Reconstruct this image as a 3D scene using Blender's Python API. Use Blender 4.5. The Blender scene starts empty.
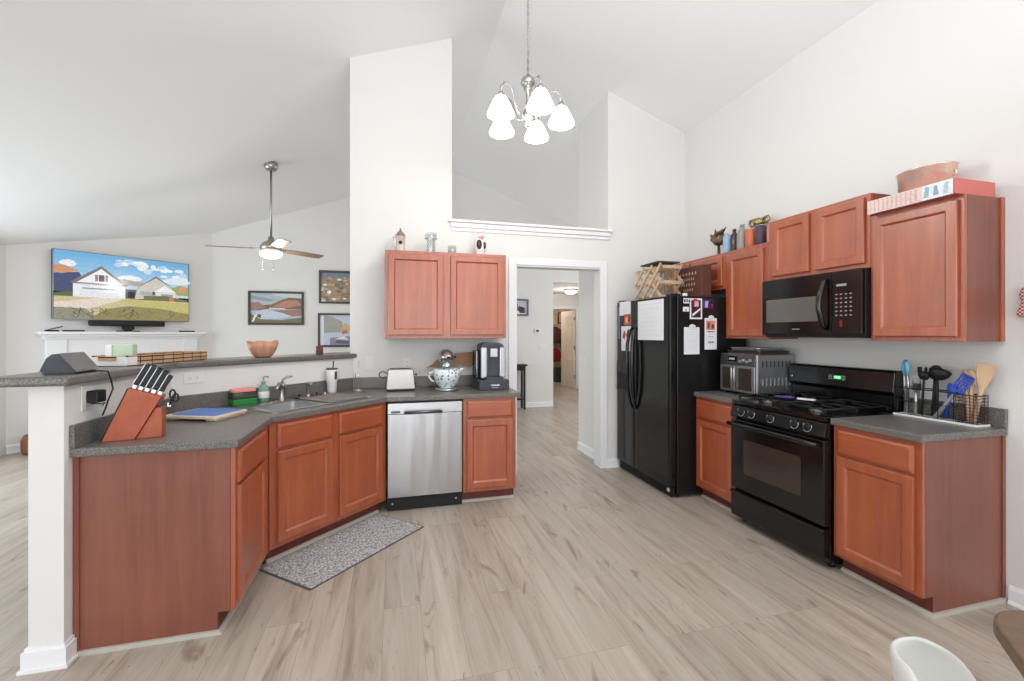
import bpy, bmesh, math, random
from mathutils import Vector, Matrix
random.seed(7)
S = bpy.context.scene
COL = S.collection
PI = math.pi
# ---------------------------------------------------------------- camera
F, TH, Y0, CAMZ = 441.557, 0.261, 333.755, 1.413
cam = bpy.data.cameras.new('camera'); cam.sensor_fit = 'HORIZONTAL'; cam.sensor_width = 36.0
cam.lens = F / 1024 * 36.0
cam.shift_y = (Y0 - 340.5) / 1024 * 1.0
cam.clip_start = 0.05; cam.clip_end = 100
co = bpy.data.objects.new('camera', cam); COL.objects.link(co)
co.location = (0, 0, CAMZ); co.rotation_euler = (PI / 2, 0, -TH)
S.camera = co
# ---------------------------------------------------------------- world, exposure
w = bpy.data.worlds.new('sky'); S.world = w; w.use_nodes = True
wn = w.node_tree.nodes['Background']
wn.inputs[0].default_value = (0.91, 0.96, 1.0, 1); wn.inputs[1].default_value = 1.15
S.view_settings.view_transform = 'Standard'; S.view_settings.look = 'None'
S.view_settings.gamma = 1.0; S.view_settings.use_curve_mapping = False
S.view_settings.exposure = -0.05
def area(name, loc, target, sx, sy, power, col=(1, 1, 1)):
    l = bpy.data.lights.new(name, 'AREA'); l.shape = 'RECTANGLE'; l.size = sx; l.size_y = sy
    l.energy = power; l.color = col
    o = bpy.data.objects.new(name, l); COL.objects.link(o); o.location = loc
    o.rotation_euler = (Vector(target) - Vector(loc)).to_track_quat('-Z', 'Y').to_euler()
    return o
area('rear_fill_light', (1.0, -5.6, 1.7), (0.6, 4.0, 2.2), 7.0, 3.0, 205, (0.94, 0.97, 1.0))  # added frontal fill behind the camera; no patio door is built there
area('ceiling_bounce_fill', (0.5, 0.3, 2.6), (0.5, 0.7, 6.0), 1.6, 1.0, 74, (0.95, 0.975, 1.0))  # added unseen fill aimed up, so the ceiling bounces light down
area('living_fill_light', (-4.75, 4.5, 1.4), (0, 4.2, 1.1), 3.0, 1.8, 150, (0.9, 0.95, 1.0))  # added fill outside the left wall, for glare on the right wall cabinets
area('dining_fill_light', (-4.75, -1.4, 1.25), (3.1, 2.6, 1.1), 2.8, 1.6, 70, (0.93, 0.965, 1.0))  # second added side fill, brightens the right wall under the cabinets
area('foyer_area_light', (4.9, 6.6, 1.6), (1.5, 6.8, 1.5), 1.4, 1.8, 40, (0.97, 0.98, 1.0))  # unseen area light standing before the solid foyer wall
def point(name, loc, power, r=0.05, col=(1, 0.93, 0.84)):
    l = bpy.data.lights.new(name, 'POINT'); l.energy = power; l.shadow_soft_size = r; l.color = col
    o = bpy.data.objects.new(name, l); COL.objects.link(o); o.location = loc
# ---------------------------------------------------------------- materials
def lin(r, g, b):
    f = lambda c: (c / 255 / 12.92) if c / 255 <= 0.04045 else ((c / 255 + 0.055) / 1.055) ** 2.4
    return (f(r), f(g), f(b), 1)
MATS = {}
def mat(name, rgb, rough=0.5, metal=0.0, spec=0.5, coat=0.0, emit=None, estr=0, trans=0, ior=1.45, var=0.0, vscale=20, bump=0.0, bscale=200):
    m = bpy.data.materials.new(name); m.use_nodes = True
    nt = m.node_tree; b = nt.nodes['Principled BSDF']
    c = lin(*rgb)
    b.inputs['Base Color'].default_value = c; b.inputs['Roughness'].default_value = rough
    b.inputs['Metallic'].default_value = metal; b.inputs['Specular IOR Level'].default_value = spec
    b.inputs['Coat Weight'].default_value = coat; b.inputs['Coat Roughness'].default_value = 0.12
    b.inputs['Transmission Weight'].default_value = trans; b.inputs['IOR'].default_value = ior
    if emit:
        b.inputs['Emission Color'].default_value = lin(*emit); b.inputs['Emission Strength'].default_value = estr
    if var or bump:
        tc = nt.nodes.new('ShaderNodeTexCoord')
        n = nt.nodes.new('ShaderNodeTexNoise'); n.inputs['Scale'].default_value = vscale; n.inputs['Detail'].default_value = 5
        nt.links.new(tc.outputs['Object'], n.inputs['Vector'])
    if var:
        r = nt.nodes.new('ShaderNodeValToRGB')
        r.color_ramp.elements[0].position = 0.3; r.color_ramp.elements[1].position = 0.7
        r.color_ramp.elements[0].color = tuple(max(0, x * (1 - var)) for x in c[:3]) + (1,)
        r.color_ramp.elements[1].color = tuple(min(1, x * (1 + var)) for x in c[:3]) + (1,)
        nt.links.new(n.outputs['Fac'], r.inputs['Fac']); nt.links.new(r.outputs['Color'], b.inputs['Base Color'])
    if bump:
        n2 = nt.nodes.new('ShaderNodeTexNoise'); n2.inputs['Scale'].default_value = bscale
        nt.links.new(tc.outputs['Object'], n2.inputs['Vector'])
        bp = nt.nodes.new('ShaderNodeBump'); bp.inputs['Strength'].default_value = bump; bp.inputs['Distance'].default_value = 0.002
        nt.links.new(n2.outputs['Fac'], bp.inputs['Height']); nt.links.new(bp.outputs['Normal'], b.inputs['Normal'])
    MATS[name] = m
    return m
def wood(name, c1, c2, rough=0.38, coat=0.25, scale=(38, 38, 2.2), spec=0.5):
    m = bpy.data.materials.new(name); m.use_nodes = True; nt = m.node_tree; b = nt.nodes['Principled BSDF']
    tc = nt.nodes.new('ShaderNodeTexCoord'); mp = nt.nodes.new('ShaderNodeMapping'); mp.inputs['Scale'].default_value = scale
    nt.links.new(tc.outputs['Object'], mp.inputs['Vector'])
    n = nt.nodes.new('ShaderNodeTexNoise'); n.inputs['Scale'].default_value = 1.0; n.inputs['Detail'].default_value = 6; n.inputs['Roughness'].default_value = 0.6; n.inputs['Distortion'].default_value = 0.6
    nt.links.new(mp.outputs['Vector'], n.inputs['Vector'])
    n2 = nt.nodes.new('ShaderNodeTexNoise'); n2.inputs['Scale'].default_value = 2.3; n2.inputs['Detail'].default_value = 2
    nt.links.new(tc.outputs['Object'], n2.inputs['Vector'])
    mx = nt.nodes.new('ShaderNodeMath'); mx.operation = 'MULTIPLY_ADD'; mx.inputs[1].default_value = 0.6
    m2 = nt.nodes.new('ShaderNodeMath'); m2.operation = 'MULTIPLY'; m2.inputs[1].default_value = 0.4
    nt.links.new(n2.outputs['Fac'], m2.inputs[0]); nt.links.new(n.outputs['Fac'], mx.inputs[0]); nt.links.new(m2.outputs[0], mx.inputs[2])
    r = nt.nodes.new('ShaderNodeValToRGB')
    r.color_ramp.elements[0].position = 0.32; r.color_ramp.elements[1].position = 0.7
    r.color_ramp.elements[0].color = lin(*c1); r.color_ramp.elements[1].color = lin(*c2)
    nt.links.new(mx.outputs[0], r.inputs['Fac']); nt.links.new(r.outputs['Color'], b.inputs['Base Color'])
    b.inputs['Roughness'].default_value = rough; b.inputs['Coat Weight'].default_value = coat; b.inputs['Coat Roughness'].default_value = 0.3; b.inputs['Specular IOR Level'].default_value = spec
    MATS[name] = m
    return m
def speckle(name, cols, scale=260, rough=0.4, pos=(0.36, 0.5, 0.62)):
    m = bpy.data.materials.new(name); m.use_nodes = True; nt = m.node_tree; b = nt.nodes['Principled BSDF']
    tc = nt.nodes.new('ShaderNodeTexCoord')
    n = nt.nodes.new('ShaderNodeTexNoise'); n.inputs['Scale'].default_value = scale; n.inputs['Detail'].default_value = 3; n.inputs['Roughness'].default_value = 0.7
    nt.links.new(tc.outputs['Object'], n.inputs['Vector'])
    r = nt.nodes.new('ShaderNodeValToRGB')
    while len(r.color_ramp.elements) < len(cols): r.color_ramp.elements.new(0.5)
    for e, c, p in zip(r.color_ramp.elements, cols, pos): e.color = lin(*c); e.position = p
    nt.links.new(n.outputs['Fac'], r.inputs['Fac']); nt.links.new(r.outputs['Color'], b.inputs['Base Color'])
    b.inputs['Roughness'].default_value = rough
    MATS[name] = m
    return m
def floor_mat():
    m = bpy.data.materials.new('plank_floor'); m.use_nodes = True; nt = m.node_tree; b = nt.nodes['Principled BSDF']
    N = nt.nodes.new; L = nt.links.new
    tc = N('ShaderNodeTexCoord'); mp = N('ShaderNodeMapping'); mp.inputs['Rotation'].default_value = (0, 0, PI / 2); mp.inputs['Location'].default_value = (0.3, 0.05, 0)
    L(tc.outputs['Object'], mp.inputs['Vector'])
    br = N('ShaderNodeTexBrick'); br.inputs['Scale'].default_value = 1; br.inputs['Brick Width'].default_value = 1.5; br.inputs['Row Height'].default_value = 0.182
    br.inputs['Mortar Size'].default_value = 0.0012; br.inputs['Mortar Smooth'].default_value = 0.3; br.inputs['Bias'].default_value = 0.0
    br.offset = 0.37; br.offset_frequency = 3
    br.inputs['Color1'].default_value = (0, 0, 0, 1); br.inputs['Color2'].default_value = (1, 1, 1, 1); br.inputs['Mortar'].default_value = (0.5, 0.5, 0.5, 1)
    L(mp.outputs['Vector'], br.inputs['Vector'])
    # per plank offset of the grain
    sc = N('ShaderNodeVectorMath'); sc.operation = 'SCALE'; sc.inputs['Scale'].default_value = 7.0
    L(br.outputs['Color'], sc.inputs[0])
    g = N('ShaderNodeMapping'); g.inputs['Scale'].default_value = (15, 1.1, 1); L(tc.outputs['Object'], g.inputs['Vector'])
    ad = N('ShaderNodeVectorMath'); ad.operation = 'ADD'; L(g.outputs['Vector'], ad.inputs[0]); L(sc.outputs['Vector'], ad.inputs[1])
    n = N('ShaderNodeTexNoise'); n.inputs['Scale'].default_value = 1; n.inputs['Detail'].default_value = 7; n.inputs['Roughness'].default_value = 0.62; n.inputs['Distortion'].default_value = 0.9
    L(ad.outputs['Vector'], n.inputs['Vector'])
    r = N('ShaderNodeValToRGB'); e = r.color_ramp.elements
    e[0].position = 0.25; e[0].color = lin(146, 131, 115); e[1].position = 0.72; e[1].color = lin(193, 184, 173)
    x = r.color_ramp.elements.new(0.45); x.color = lin(176, 164, 151)
    L(n.outputs['Fac'], r.inputs['Fac'])
    # plank to plank tone
    hs = N('ShaderNodeHueSaturation'); L(r.outputs['Color'], hs.inputs['Color'])
    mr = N('ShaderNodeMapRange'); mr.inputs['To Min'].default_value = 0.9; mr.inputs['To Max'].default_value = 1.07; L(br.outputs['Color'], mr.inputs['Value']); L(mr.outputs['Result'], hs.inputs['Value'])
    # knots and dark streaks
    k = N('ShaderNodeMapping'); k.inputs['Scale'].default_value = (9, 2.0, 1); L(tc.outputs['Object'], k.inputs['Vector'])
    ka = N('ShaderNodeVectorMath'); ka.operation = 'ADD'; L(k.outputs['Vector'], ka.inputs[0]); L(sc.outputs['Vector'], ka.inputs[1])
    kn = N('ShaderNodeTexNoise'); kn.inputs['Scale'].default_value = 1.0; kn.inputs['Detail'].default_value = 4; kn.inputs['Roughness'].default_value = 0.55; kn.inputs['Distortion'].default_value = 1.2
    L(ka.outputs['Vector'], kn.inputs['Vector'])
    kr = N('ShaderNodeValToRGB'); kr.color_ramp.elements[0].position = 0.61; kr.color_ramp.elements[1].position = 0.74
    kr.color_ramp.elements[0].color = (0, 0, 0, 1); kr.color_ramp.elements[1].color = (0.75, 0.75, 0.75, 1)
    L(kn.outputs['Fac'], kr.inputs['Fac'])
    mx = N('ShaderNodeMix'); mx.data_type = 'RGBA'; L(kr.outputs['Color'], mx.inputs['Factor']); L(hs.outputs['Color'], mx.inputs['A']); mx.inputs['B'].default_value = lin(118, 92, 70)
    # small dark flecks along the grain
    f1 = N('ShaderNodeMapping'); f1.inputs['Scale'].default_value = (34, 7, 1); L(tc.outputs['Object'], f1.inputs['Vector'])
    f2 = N('ShaderNodeVectorMath'); f2.operation = 'ADD'; L(f1.outputs['Vector'], f2.inputs[0]); L(sc.outputs['Vector'], f2.inputs[1])
    fn = N('ShaderNodeTexNoise'); fn.inputs['Scale'].default_value = 1.0; fn.inputs['Detail'].default_value = 3; fn.inputs['Distortion'].default_value = 1.5
    L(f2.outputs['Vector'], fn.inputs['Vector'])
    fr = N('ShaderNodeValToRGB'); fr.color_ramp.elements[0].position = 0.69; fr.color_ramp.elements[1].position = 0.76
    fr.color_ramp.elements[0].color = (0, 0, 0, 1); fr.color_ramp.elements[1].color = (0.7, 0.7, 0.7, 1)
    L(fn.outputs['Fac'], fr.inputs['Fac'])
    m0 = mx; mx = N('ShaderNodeMix'); mx.data_type = 'RGBA'; L(fr.outputs['Color'], mx.inputs['Factor']); L(m0.outputs['Result'], mx.inputs['A']); mx.inputs['B'].default_value = lin(110, 86, 68)
    # seams
    ms = N('ShaderNodeMix'); ms.data_type = 'RGBA'; L(br.outputs['Fac'], ms.inputs['Factor']); L(mx.outputs['Result'], ms.inputs['A']); ms.inputs['B'].default_value = lin(150, 134, 118)
    L(ms.outputs['Result'], b.inputs['Base Color'])
    b.inputs['Roughness'].default_value = 0.36; b.inputs['Specular IOR Level'].default_value = 0.4
    return m
def attr_mat(name, rough=0.5, emit=0.0):
    m = bpy.data.materials.new(name); m.use_nodes = True; nt = m.node_tree; b = nt.nodes['Principled BSDF']
    a = nt.nodes.new('ShaderNodeVertexColor'); a.layer_name = 'Col'
    n = nt.nodes.new('ShaderNodeTexNoise'); n.inputs['Scale'].default_value = 60; n.inputs['Detail'].default_value = 3
    tc = nt.nodes.new('ShaderNodeTexCoord'); nt.links.new(tc.outputs['Object'], n.inputs['Vector'])
    mr = nt.nodes.new('ShaderNodeMapRange'); mr.inputs['To Min'].default_value = 0.7; mr.inputs['To Max'].default_value = 1.3; nt.links.new(n.outputs['Fac'], mr.inputs['Value'])
    mm = nt.nodes.new('ShaderNodeVectorMath'); mm.operation = 'SCALE'; nt.links.new(a.outputs['Color'], mm.inputs[0]); nt.links.new(mr.outputs['Result'], mm.inputs['Scale'])
    b.inputs['Roughness'].default_value = rough
    if emit:
        nt.links.new(mm.outputs['Vector'], b.inputs['Emission Color']); b.inputs['Emission Strength'].default_value = emit
        b.inputs['Base Color'].default_value = (0.01, 0.01, 0.01, 1)
    else: nt.links.new(mm.outputs['Vector'], b.inputs['Base Color'])
    return m
WALL = mat('warm_white_wall_paint', (228, 226, 223), 0.85, bump=0.05, bscale=350)
CEIL = mat('white_ceiling_paint', (245, 245, 246), 0.9, bump=0.08, bscale=300)
TRIM = mat('white_trim_paint', (238, 238, 240), 0.4)
FLOOR = floor_mat()
CHERRY = wood('cherry_cabinet_wood', (144, 61, 28), (182, 94, 50), 0.42, 1.0, (22, 22, 1.6), 0.65)
CHERRYH = wood('cherry_drawer_wood', (146, 62, 30), (184, 95, 52), 0.42, 0.9, (1.6, 22, 22), 0.6)
VENEER = wood('cherry_side_veneer', (116, 62, 46), (142, 84, 66), rough=0.42, coat=0.4, scale=(22, 22, 1.2))
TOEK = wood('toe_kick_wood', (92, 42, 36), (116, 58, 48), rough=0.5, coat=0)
SHOE = mat('grey_shoe_moulding', (190, 184, 174), 0.5)
LAM = speckle('grey_speckled_laminate', [(70, 66, 64), (104, 99, 95), (142, 138, 134)], 230, 0.3)
STEEL = mat('brushed_steel', (198, 199, 201), 0.3, 1.0, var=0.04, vscale=60)
DWS = mat('dishwasher_steel', (196, 197, 200), 0.24, 1.0)
def streaks():
    nt = DWS.node_tree; tc = nt.nodes.new('ShaderNodeTexCoord'); mp = nt.nodes.new('ShaderNodeMapping'); mp.inputs['Scale'].default_value = (9, 1, 0.9)
    n = nt.nodes.new('ShaderNodeTexNoise'); n.inputs['Scale'].default_value = 1.0; n.inputs['Detail'].default_value = 1
    bp = nt.nodes.new('ShaderNodeBump'); bp.inputs['Strength'].default_value = 1.0; bp.inputs['Distance'].default_value = 0.012
    nt.links.new(tc.outputs['Object'], mp.inputs['Vector']); nt.links.new(mp.outputs['Vector'], n.inputs['Vector']); nt.links.new(n.outputs['Fac'], bp.inputs['Height']); nt.links.new(bp.outputs['Normal'], nt.nodes['Principled BSDF'].inputs['Normal'])
streaks()
STEELD = mat('dark_steel', (120, 120, 122), 0.35, 1.0)
CHROME = mat('chrome', (225, 225, 225), 0.08, 1.0)
NICKEL = mat('brushed_nickel', (175, 172, 168), 0.28, 1.0)
BLACK = mat('gloss_black_enamel', (14, 14, 15), 0.16, 0, 0.5, coat=0.3)
BLACKG = mat('black_glass', (10, 9, 9), 0.05, 0, 0.6)
BLACKM = mat('matte_black_plastic', (24, 24, 26), 0.5)
BLACKF = mat('black_fridge_paint', (20, 20, 21), 0.3, 0, 0.5)
BLACKI = mat('black_cast_iron', (18, 18, 18), 0.6)
SMOKE = mat('smoked_oven_glass', (62, 52, 46), 0.06, 0, 0.6)
SMOKE2 = mat('grey_mesh_glass', (104, 100, 97), 0.12, 0, 0.5)
GREYP = mat('grey_plastic', (72, 74, 80), 0.4)
GREYL = mat('light_grey_plastic', (150, 151, 154), 0.4)
WHITEP = mat('white_plastic', (236, 236, 234), 0.35)
PAPER = mat('white_paper', (234, 236, 240), 0.8)
PLATE = mat('outlet_white', (232, 230, 226), 0.4)
DARKHOLE = mat('dark_slot', (30, 28, 28), 0.7)
GLASS = mat('clear_glass', (245, 250, 250), 0.02, 0, 0.5, trans=1.0)
def thin_glass(name, tint, fac):
    m = bpy.data.materials.new(name); m.use_nodes = True; nt = m.node_tree
    nt.nodes.remove(nt.nodes['Principled BSDF']); out = nt.nodes['Material Output']
    t = nt.nodes.new('ShaderNodeBsdfTransparent'); t.inputs[0].default_value = tint
    g = nt.nodes.new('ShaderNodeBsdfGlossy'); g.inputs['Roughness'].default_value = 0.04
    mx = nt.nodes.new('ShaderNodeMixShader'); mx.inputs[0].default_value = fac
    nt.links.new(t.outputs[0], mx.inputs[1]); nt.links.new(g.outputs[0], mx.inputs[2]); nt.links.new(mx.outputs[0], out.inputs[0])
    return m
TGLASS = thin_glass('thin_clear_glass', (0.9, 0.93, 0.93, 1), 0.13)
# ---------------------------------------------------------------- mesh builder
class MB:
    def __init__(s): s.bm = bmesh.new(); s.mats = []
    def mi(s, m):
        if m not in s.mats: s.mats.append(m)
        return s.mats.index(m)
    def faces(s, vs, fs, m, smooth=False):
        bv = [s.bm.verts.new(v) for v in vs]; i = s.mi(m); out = []
        for f in fs:
            try: fc = s.bm.faces.new([bv[k] for k in f])
            except ValueError: continue
            fc.material_index = i; fc.smooth = smooth; out.append(fc)
        return bv
    def box(s, x0, x1, y0, y1, z0, z1, m, M=None):
        vs = [Vector((x, y, z)) for z in (z0, z1) for y in (y0, y1) for x in (x0, x1)]
        if M: vs = [M @ v for v in vs]
        s.faces(vs, [(0, 2, 3, 1), (4, 5, 7, 6), (0, 1, 5, 4), (2, 6, 7, 3), (0, 4, 6, 2), (1, 3, 7, 5)], m); return s
    def prism(s, poly, a, b, m, axis='z', M=None, smooth=False):
        def q(u, v, t): return Vector({'z': (u, v, t), 'y': (u, t, v), 'x': (t, u, v)}[axis])
        n = len(poly)
        vs = [q(u, v, a) for u, v in poly] + [q(u, v, b) for u, v in poly]
        if M: vs = [M @ v for v in vs]
        bv = s.faces(vs, [tuple(range(n))[::-1], tuple(range(n, 2 * n))], m)
        i = s.mi(m)
        for k in range(n):
            f = s.bm.faces.new([bv[k], bv[(k + 1) % n], bv[n + (k + 1) % n], bv[n + k]]); f.material_index = i; f.smooth = smooth
        return s
    def lathe(s, prof, m, c=(0, 0, 0), seg=24, M=None, closed=False, sx=1, sy=1):
        vs = []; n = len(prof)
        for k in range(seg):
            a = 2 * PI * k / seg
            for r, z in prof: vs.append(Vector((c[0] + r * math.cos(a) * sx, c[1] + r * math.sin(a) * sy, c[2] + z)))
        if M: vs = [M @ v for v in vs]
        fs = []
        for k in range(seg):
            k2 = (k + 1) % seg
            for j in range(n - 1 + (1 if closed else 0)):
                j2 = (j + 1) % n
                fs.append((k * n + j, k2 * n + j, k2 * n + j2, k * n + j2))
        bv = s.faces(vs, fs, m, True)
        i = s.mi(m)
        if not closed:
            for j in (0, n - 1):
                if prof[j][0] > 1e-5:
                    f = s.bm.faces.new([bv[k * n + j] for k in range(seg)]); f.material_index = i
        return s
    def tube(s, pts, r, m, seg=8, cap=True, flat=1.0):
        pts = [Vector(p) for p in pts]; n = len(pts)
        rs = r if isinstance(r, (list, tuple)) else [r] * n
        t = [(pts[min(i + 1, n - 1)] - pts[max(i - 1, 0)]).normalized() for i in range(n)]
        up = Vector((0, 0, 1)) if abs(t[0].z) < 0.9 else Vector((1, 0, 0))
        u = (up - t[0] * up.dot(t[0])).normalized(); vs = []
        for i in range(n):
            u = (u - t[i] * u.dot(t[i])).normalized(); v = t[i].cross(u)
            for k in range(seg):
                a = 2 * PI * k / seg
                vs.append(pts[i] + u * math.cos(a) * rs[i] * flat + v * math.sin(a) * rs[i])
        fs = [(i * seg + k, i * seg + (k + 1) % seg, (i + 1) * seg + (k + 1) % seg, (i + 1) * seg + k) for i in range(n - 1) for k in range(seg)]
        bv = s.faces(vs, fs, m, True); i = s.mi(m)
        if cap:
            for st in (0, (n - 1) * seg):
                f = s.bm.faces.new(bv[st:st + seg]); f.material_index = i
        return s
    def ball(s, c, r, m, seg=16, rings=10, M=None):
        if not isinstance(r, (list, tuple)): r = (r, r, r)
        vs = [Vector((c[0], c[1], c[2] - r[2]))]
        for j in range(1, rings):
            p = -PI / 2 + PI * j / rings
            for k in range(seg):
                a = 2 * PI * k / seg
                vs.append(Vector((c[0] + r[0] * math.cos(p) * math.cos(a), c[1] + r[1] * math.cos(p) * math.sin(a), c[2] + r[2] * math.sin(p))))
        vs.append(Vector((c[0], c[1], c[2] + r[2]))); e = len(vs) - 1
        if M: vs = [M @ v for v in vs]
        fs = [(0, 1 + (k + 1) % seg, 1 + k) for k in range(seg)]
        for j in range(rings - 2):
            for k in range(seg):
                a = 1 + j * seg + k; b_ = 1 + j * seg + (k + 1) % seg
                fs.append((a, b_, b_ + seg, a + seg))
        o = 1 + (rings - 2) * seg
        fs += [(o + k, o + (k + 1) % seg, e) for k in range(seg)]
        s.faces(vs, fs, m, True); return s
    def build(s, name, parent=None, loc=(0, 0, 0), rz=0, bevel=0, rot=None, seg=2):
        bmesh.ops.recalc_face_normals(s.bm, faces=s.bm.faces)
        me = bpy.data.meshes.new(name); s.bm.to_mesh(me); s.bm.free()
        for m in s.mats: me.materials.append(m)
        o = bpy.data.objects.new(name, me); COL.objects.link(o)
        o.location = loc; o.rotation_euler = rot if rot else (0, 0, rz)
        if parent: o.parent = parent
        if bevel:
            b = o.modifiers.new('bevel', 'BEVEL'); b.width = bevel; b.segments = seg; b.limit_method = 'ANGLE'; b.angle_limit = math.radians(50); b.harden_normals = False
        return o
def tag(o, label, cat, group=None):
    o['label'] = label; o['category'] = cat
    if group: o['group'] = group
    return o
def thing(name, label, cat, loc=(0, 0, 0), rz=0, group=None):
    o = bpy.data.objects.new(name, None); COL.objects.link(o); o.empty_display_size = 0.1
    o.location = loc; o.rotation_euler = (0, 0, rz)
    return tag(o, label, cat, group)
def struct(o):
    o['kind'] = 'structure'; return o
def arc(c, r, a0, a1, n): return [(c[0] + r * math.cos(math.radians(a0 + (a1 - a0) * i / n)), c[1] + r * math.sin(math.radians(a0 + (a1 - a0) * i / n))) for i in range(n + 1)]
def rrect(x0, x1, y0, y1, r, n=4):
    return arc((x1 - r, y0 + r), r, -90, 0, n) + arc((x1 - r, y1 - r), r, 0, 90, n) + arc((x0 + r, y1 - r), r, 90, 180, n) + arc((x0 + r, y0 + r), r, 180, 270, n)
def picture(name, parent, W, H, polys, m, y=0.0, step=0.0004):
    """flat picture in the local xz plane facing -y; polys = [(rgb, [(u,v)...])] in 0..1, painter's order"""
    me = bpy.data.meshes.new(name); vs = []; fs = []; cols = []
    for i, (rgb, pts) in enumerate(polys):
        b = len(vs)
        for u, v in pts: vs.append((u * W, y - i * step, v * H))
        fs.append(tuple(range(b, b + len(pts)))); cols += [lin(*rgb)] * len(pts)
    me.from_pydata(vs, [], fs); me.update()
    ca = me.color_attributes.new('Col', 'FLOAT_COLOR', 'CORNER')
    k = 0
    for p in me.polygons:
        for li in p.loop_indices: ca.data[li].color = cols[k]; k += 1
    me.materials.append(m)
    o = bpy.data.objects.new(name, me); COL.objects.link(o)
    if parent: o.parent = parent
    return o
# ================================================================ SETTING
RX, RZ = 0.971, 4.41
def roofz(x): return RZ - 0.363 * (RX - x) if x < RX else RZ - 0.356 * (x - RX)
YB, XW = 4.245, 3.126
YR, XL, XH = 8.12, -4.406, 5.2
YS = -4.4
struct(MB().box(-4.9, 5.3, YS, 12.8, -0.12, 0, FLOOR).build('floor'))
# left slope, right slope (one thick mesh each)
struct(MB().prism([(XL - 0.1, roofz(XL - 0.1)), (RX, RZ), (RX, RZ + 0.15), (XL - 0.1, roofz(XL - 0.1) + 0.15)], YS, YR + 0.1, CEIL, 'y').build('ceiling'))
m = MB()
m.prism([(RX, RZ), (XW + 0.1, roofz(XW + 0.1)), (XW + 0.1, roofz(XW + 0.1) + 0.15), (RX, RZ + 0.15)], YS, YB, CEIL, 'y')
m.prism([(RX, RZ), (XH + 0.1, roofz(XH + 0.1)), (XH + 0.1, roofz(XH + 0.1) + 0.15), (RX, RZ + 0.15)], YB, YR + 0.1, CEIL, 'y')
m.box(2.9, XH, YR + 0.1, 12.7, 2.42, 2.5, CEIL)
struct(m.build('ceiling'))
# right wall
struct(MB().box(XW, XW + 0.12, YS, YB, 0, roofz(XW), WALL).build('wall_right'))
# kitchen back wall with the doorway and the high opening
T = 0.14
m = MB()
def wp(x0, x1, z0, z1=None):
    m.prism([(x0, z0), (x1, z0), (x1, roofz(x1) if z1 is None else z1), (x0, roofz(x0) if z1 is None else z1)], YB, YB + T, WALL, 'y')
wp(-0.386, 0.537, 0); wp(0.537, 1.168, 0, 2.48); wp(1.168, 2.108, 2.102, 2.48); wp(2.108, 2.184, 0, 2.48); wp(2.184, XW, 0)
struct(m.build('wall_back'))
# closet block right of the doorway
struct(MB().prism([(2.19, 0), (3.6, 0), (3.6, roofz(3.6)), (2.19, roofz(2.19))], YB + T, 5.03, WALL, 'y').build('wall_pantry'))
# peninsula half wall
struct(MB().prism([(-1.36, 2.312), (-1.36, 3.25), (-0.357, 4.245), (-0.386, 4.245), (-0.386, 4.386), (-1.482, 3.29), (-1.482, 2.312)], 0, 1.193, WALL).build('wall_peninsula'))
# living room walls
m = MB(); DG = math.sqrt(0.5)
ln = (8.12 - 6.547) / DG
o = MB().prism([(0, 0), (ln, 0), (ln, roofz(-2.833)), (0, roofz(XL))], 0, 0.1, WALL, 'y').build('wall_fireplace', loc=(XL, 6.547, 0), rz=PI / 4); struct(o)
m = MB()
m.prism([(-2.833, 0), (3.0, 0), (3.0, 2.42), (4.9, 2.42), (4.9, 0), (XH, 0), (XH, roofz(XH)), (RX, RZ), (-2.833, roofz(-2.833))], YR, YR + 0.12, WALL, 'y')
struct(m.build('wall_rear'))
m = MB()
for a, b_, z0, z1 in ((YS, -2.9, 0, 2.45), (-2.9, 0.1, 0, 0.4), (-2.9, 0.1, 2.1, 2.45), (0.1, 3.2, 0, 2.45), (3.2, 6.2, 0, 0.5), (3.2, 6.2, 2.25, 2.45), (6.2, 6.6, 0, 2.45)): m.box(XL - 0.1, XL, a, b_, z0, z1, WALL)
struct(m.build('wall_left'))
for nm_, a, b_, z0, z1 in (('added_window_1', 3.2, 6.2, 0.5, 2.25), ('added_window_2', -2.9, 0.1, 0.4, 2.1)):  # unseen openings, added to let the side fill lights in
    wd_ = struct(thing(nm_, 'wide white framed window added out of view in the left wall for light', 'window', (XL - 0.05, a, z0)))
    W_, H_ = b_ - a, z1 - z0
    m = MB(); f_ = 0.05
    m.box(-0.05, 0.062, 0, f_, 0, H_, TRIM); m.box(-0.05, 0.062, W_ - f_, W_, 0, H_, TRIM); m.box(-0.05, 0.062, f_, W_ - f_, 0, f_, TRIM); m.box(-0.05, 0.062, f_, W_ - f_, H_ - f_, H_, TRIM)
    for k in (1, 2): m.box(-0.02, 0.02, W_ * k / 3 - 0.03, W_ * k / 3 + 0.03, f_, H_ - f_, TRIM)
    m.build('window_frame', wd_)
    m = MB()
    for k in range(3): m.box(-0.003, 0.003, max(f_, W_ * k / 3 + 0.03), min(W_ - f_, W_ * (k + 1) / 3 - 0.03), f_, H_ - f_, TGLASS)
    m.build('pane', wd_)
struct(MB().box(XH, XH + 0.1, YB, 12.7, 0, 3.0, WALL).build('wall_foyer'))
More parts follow.
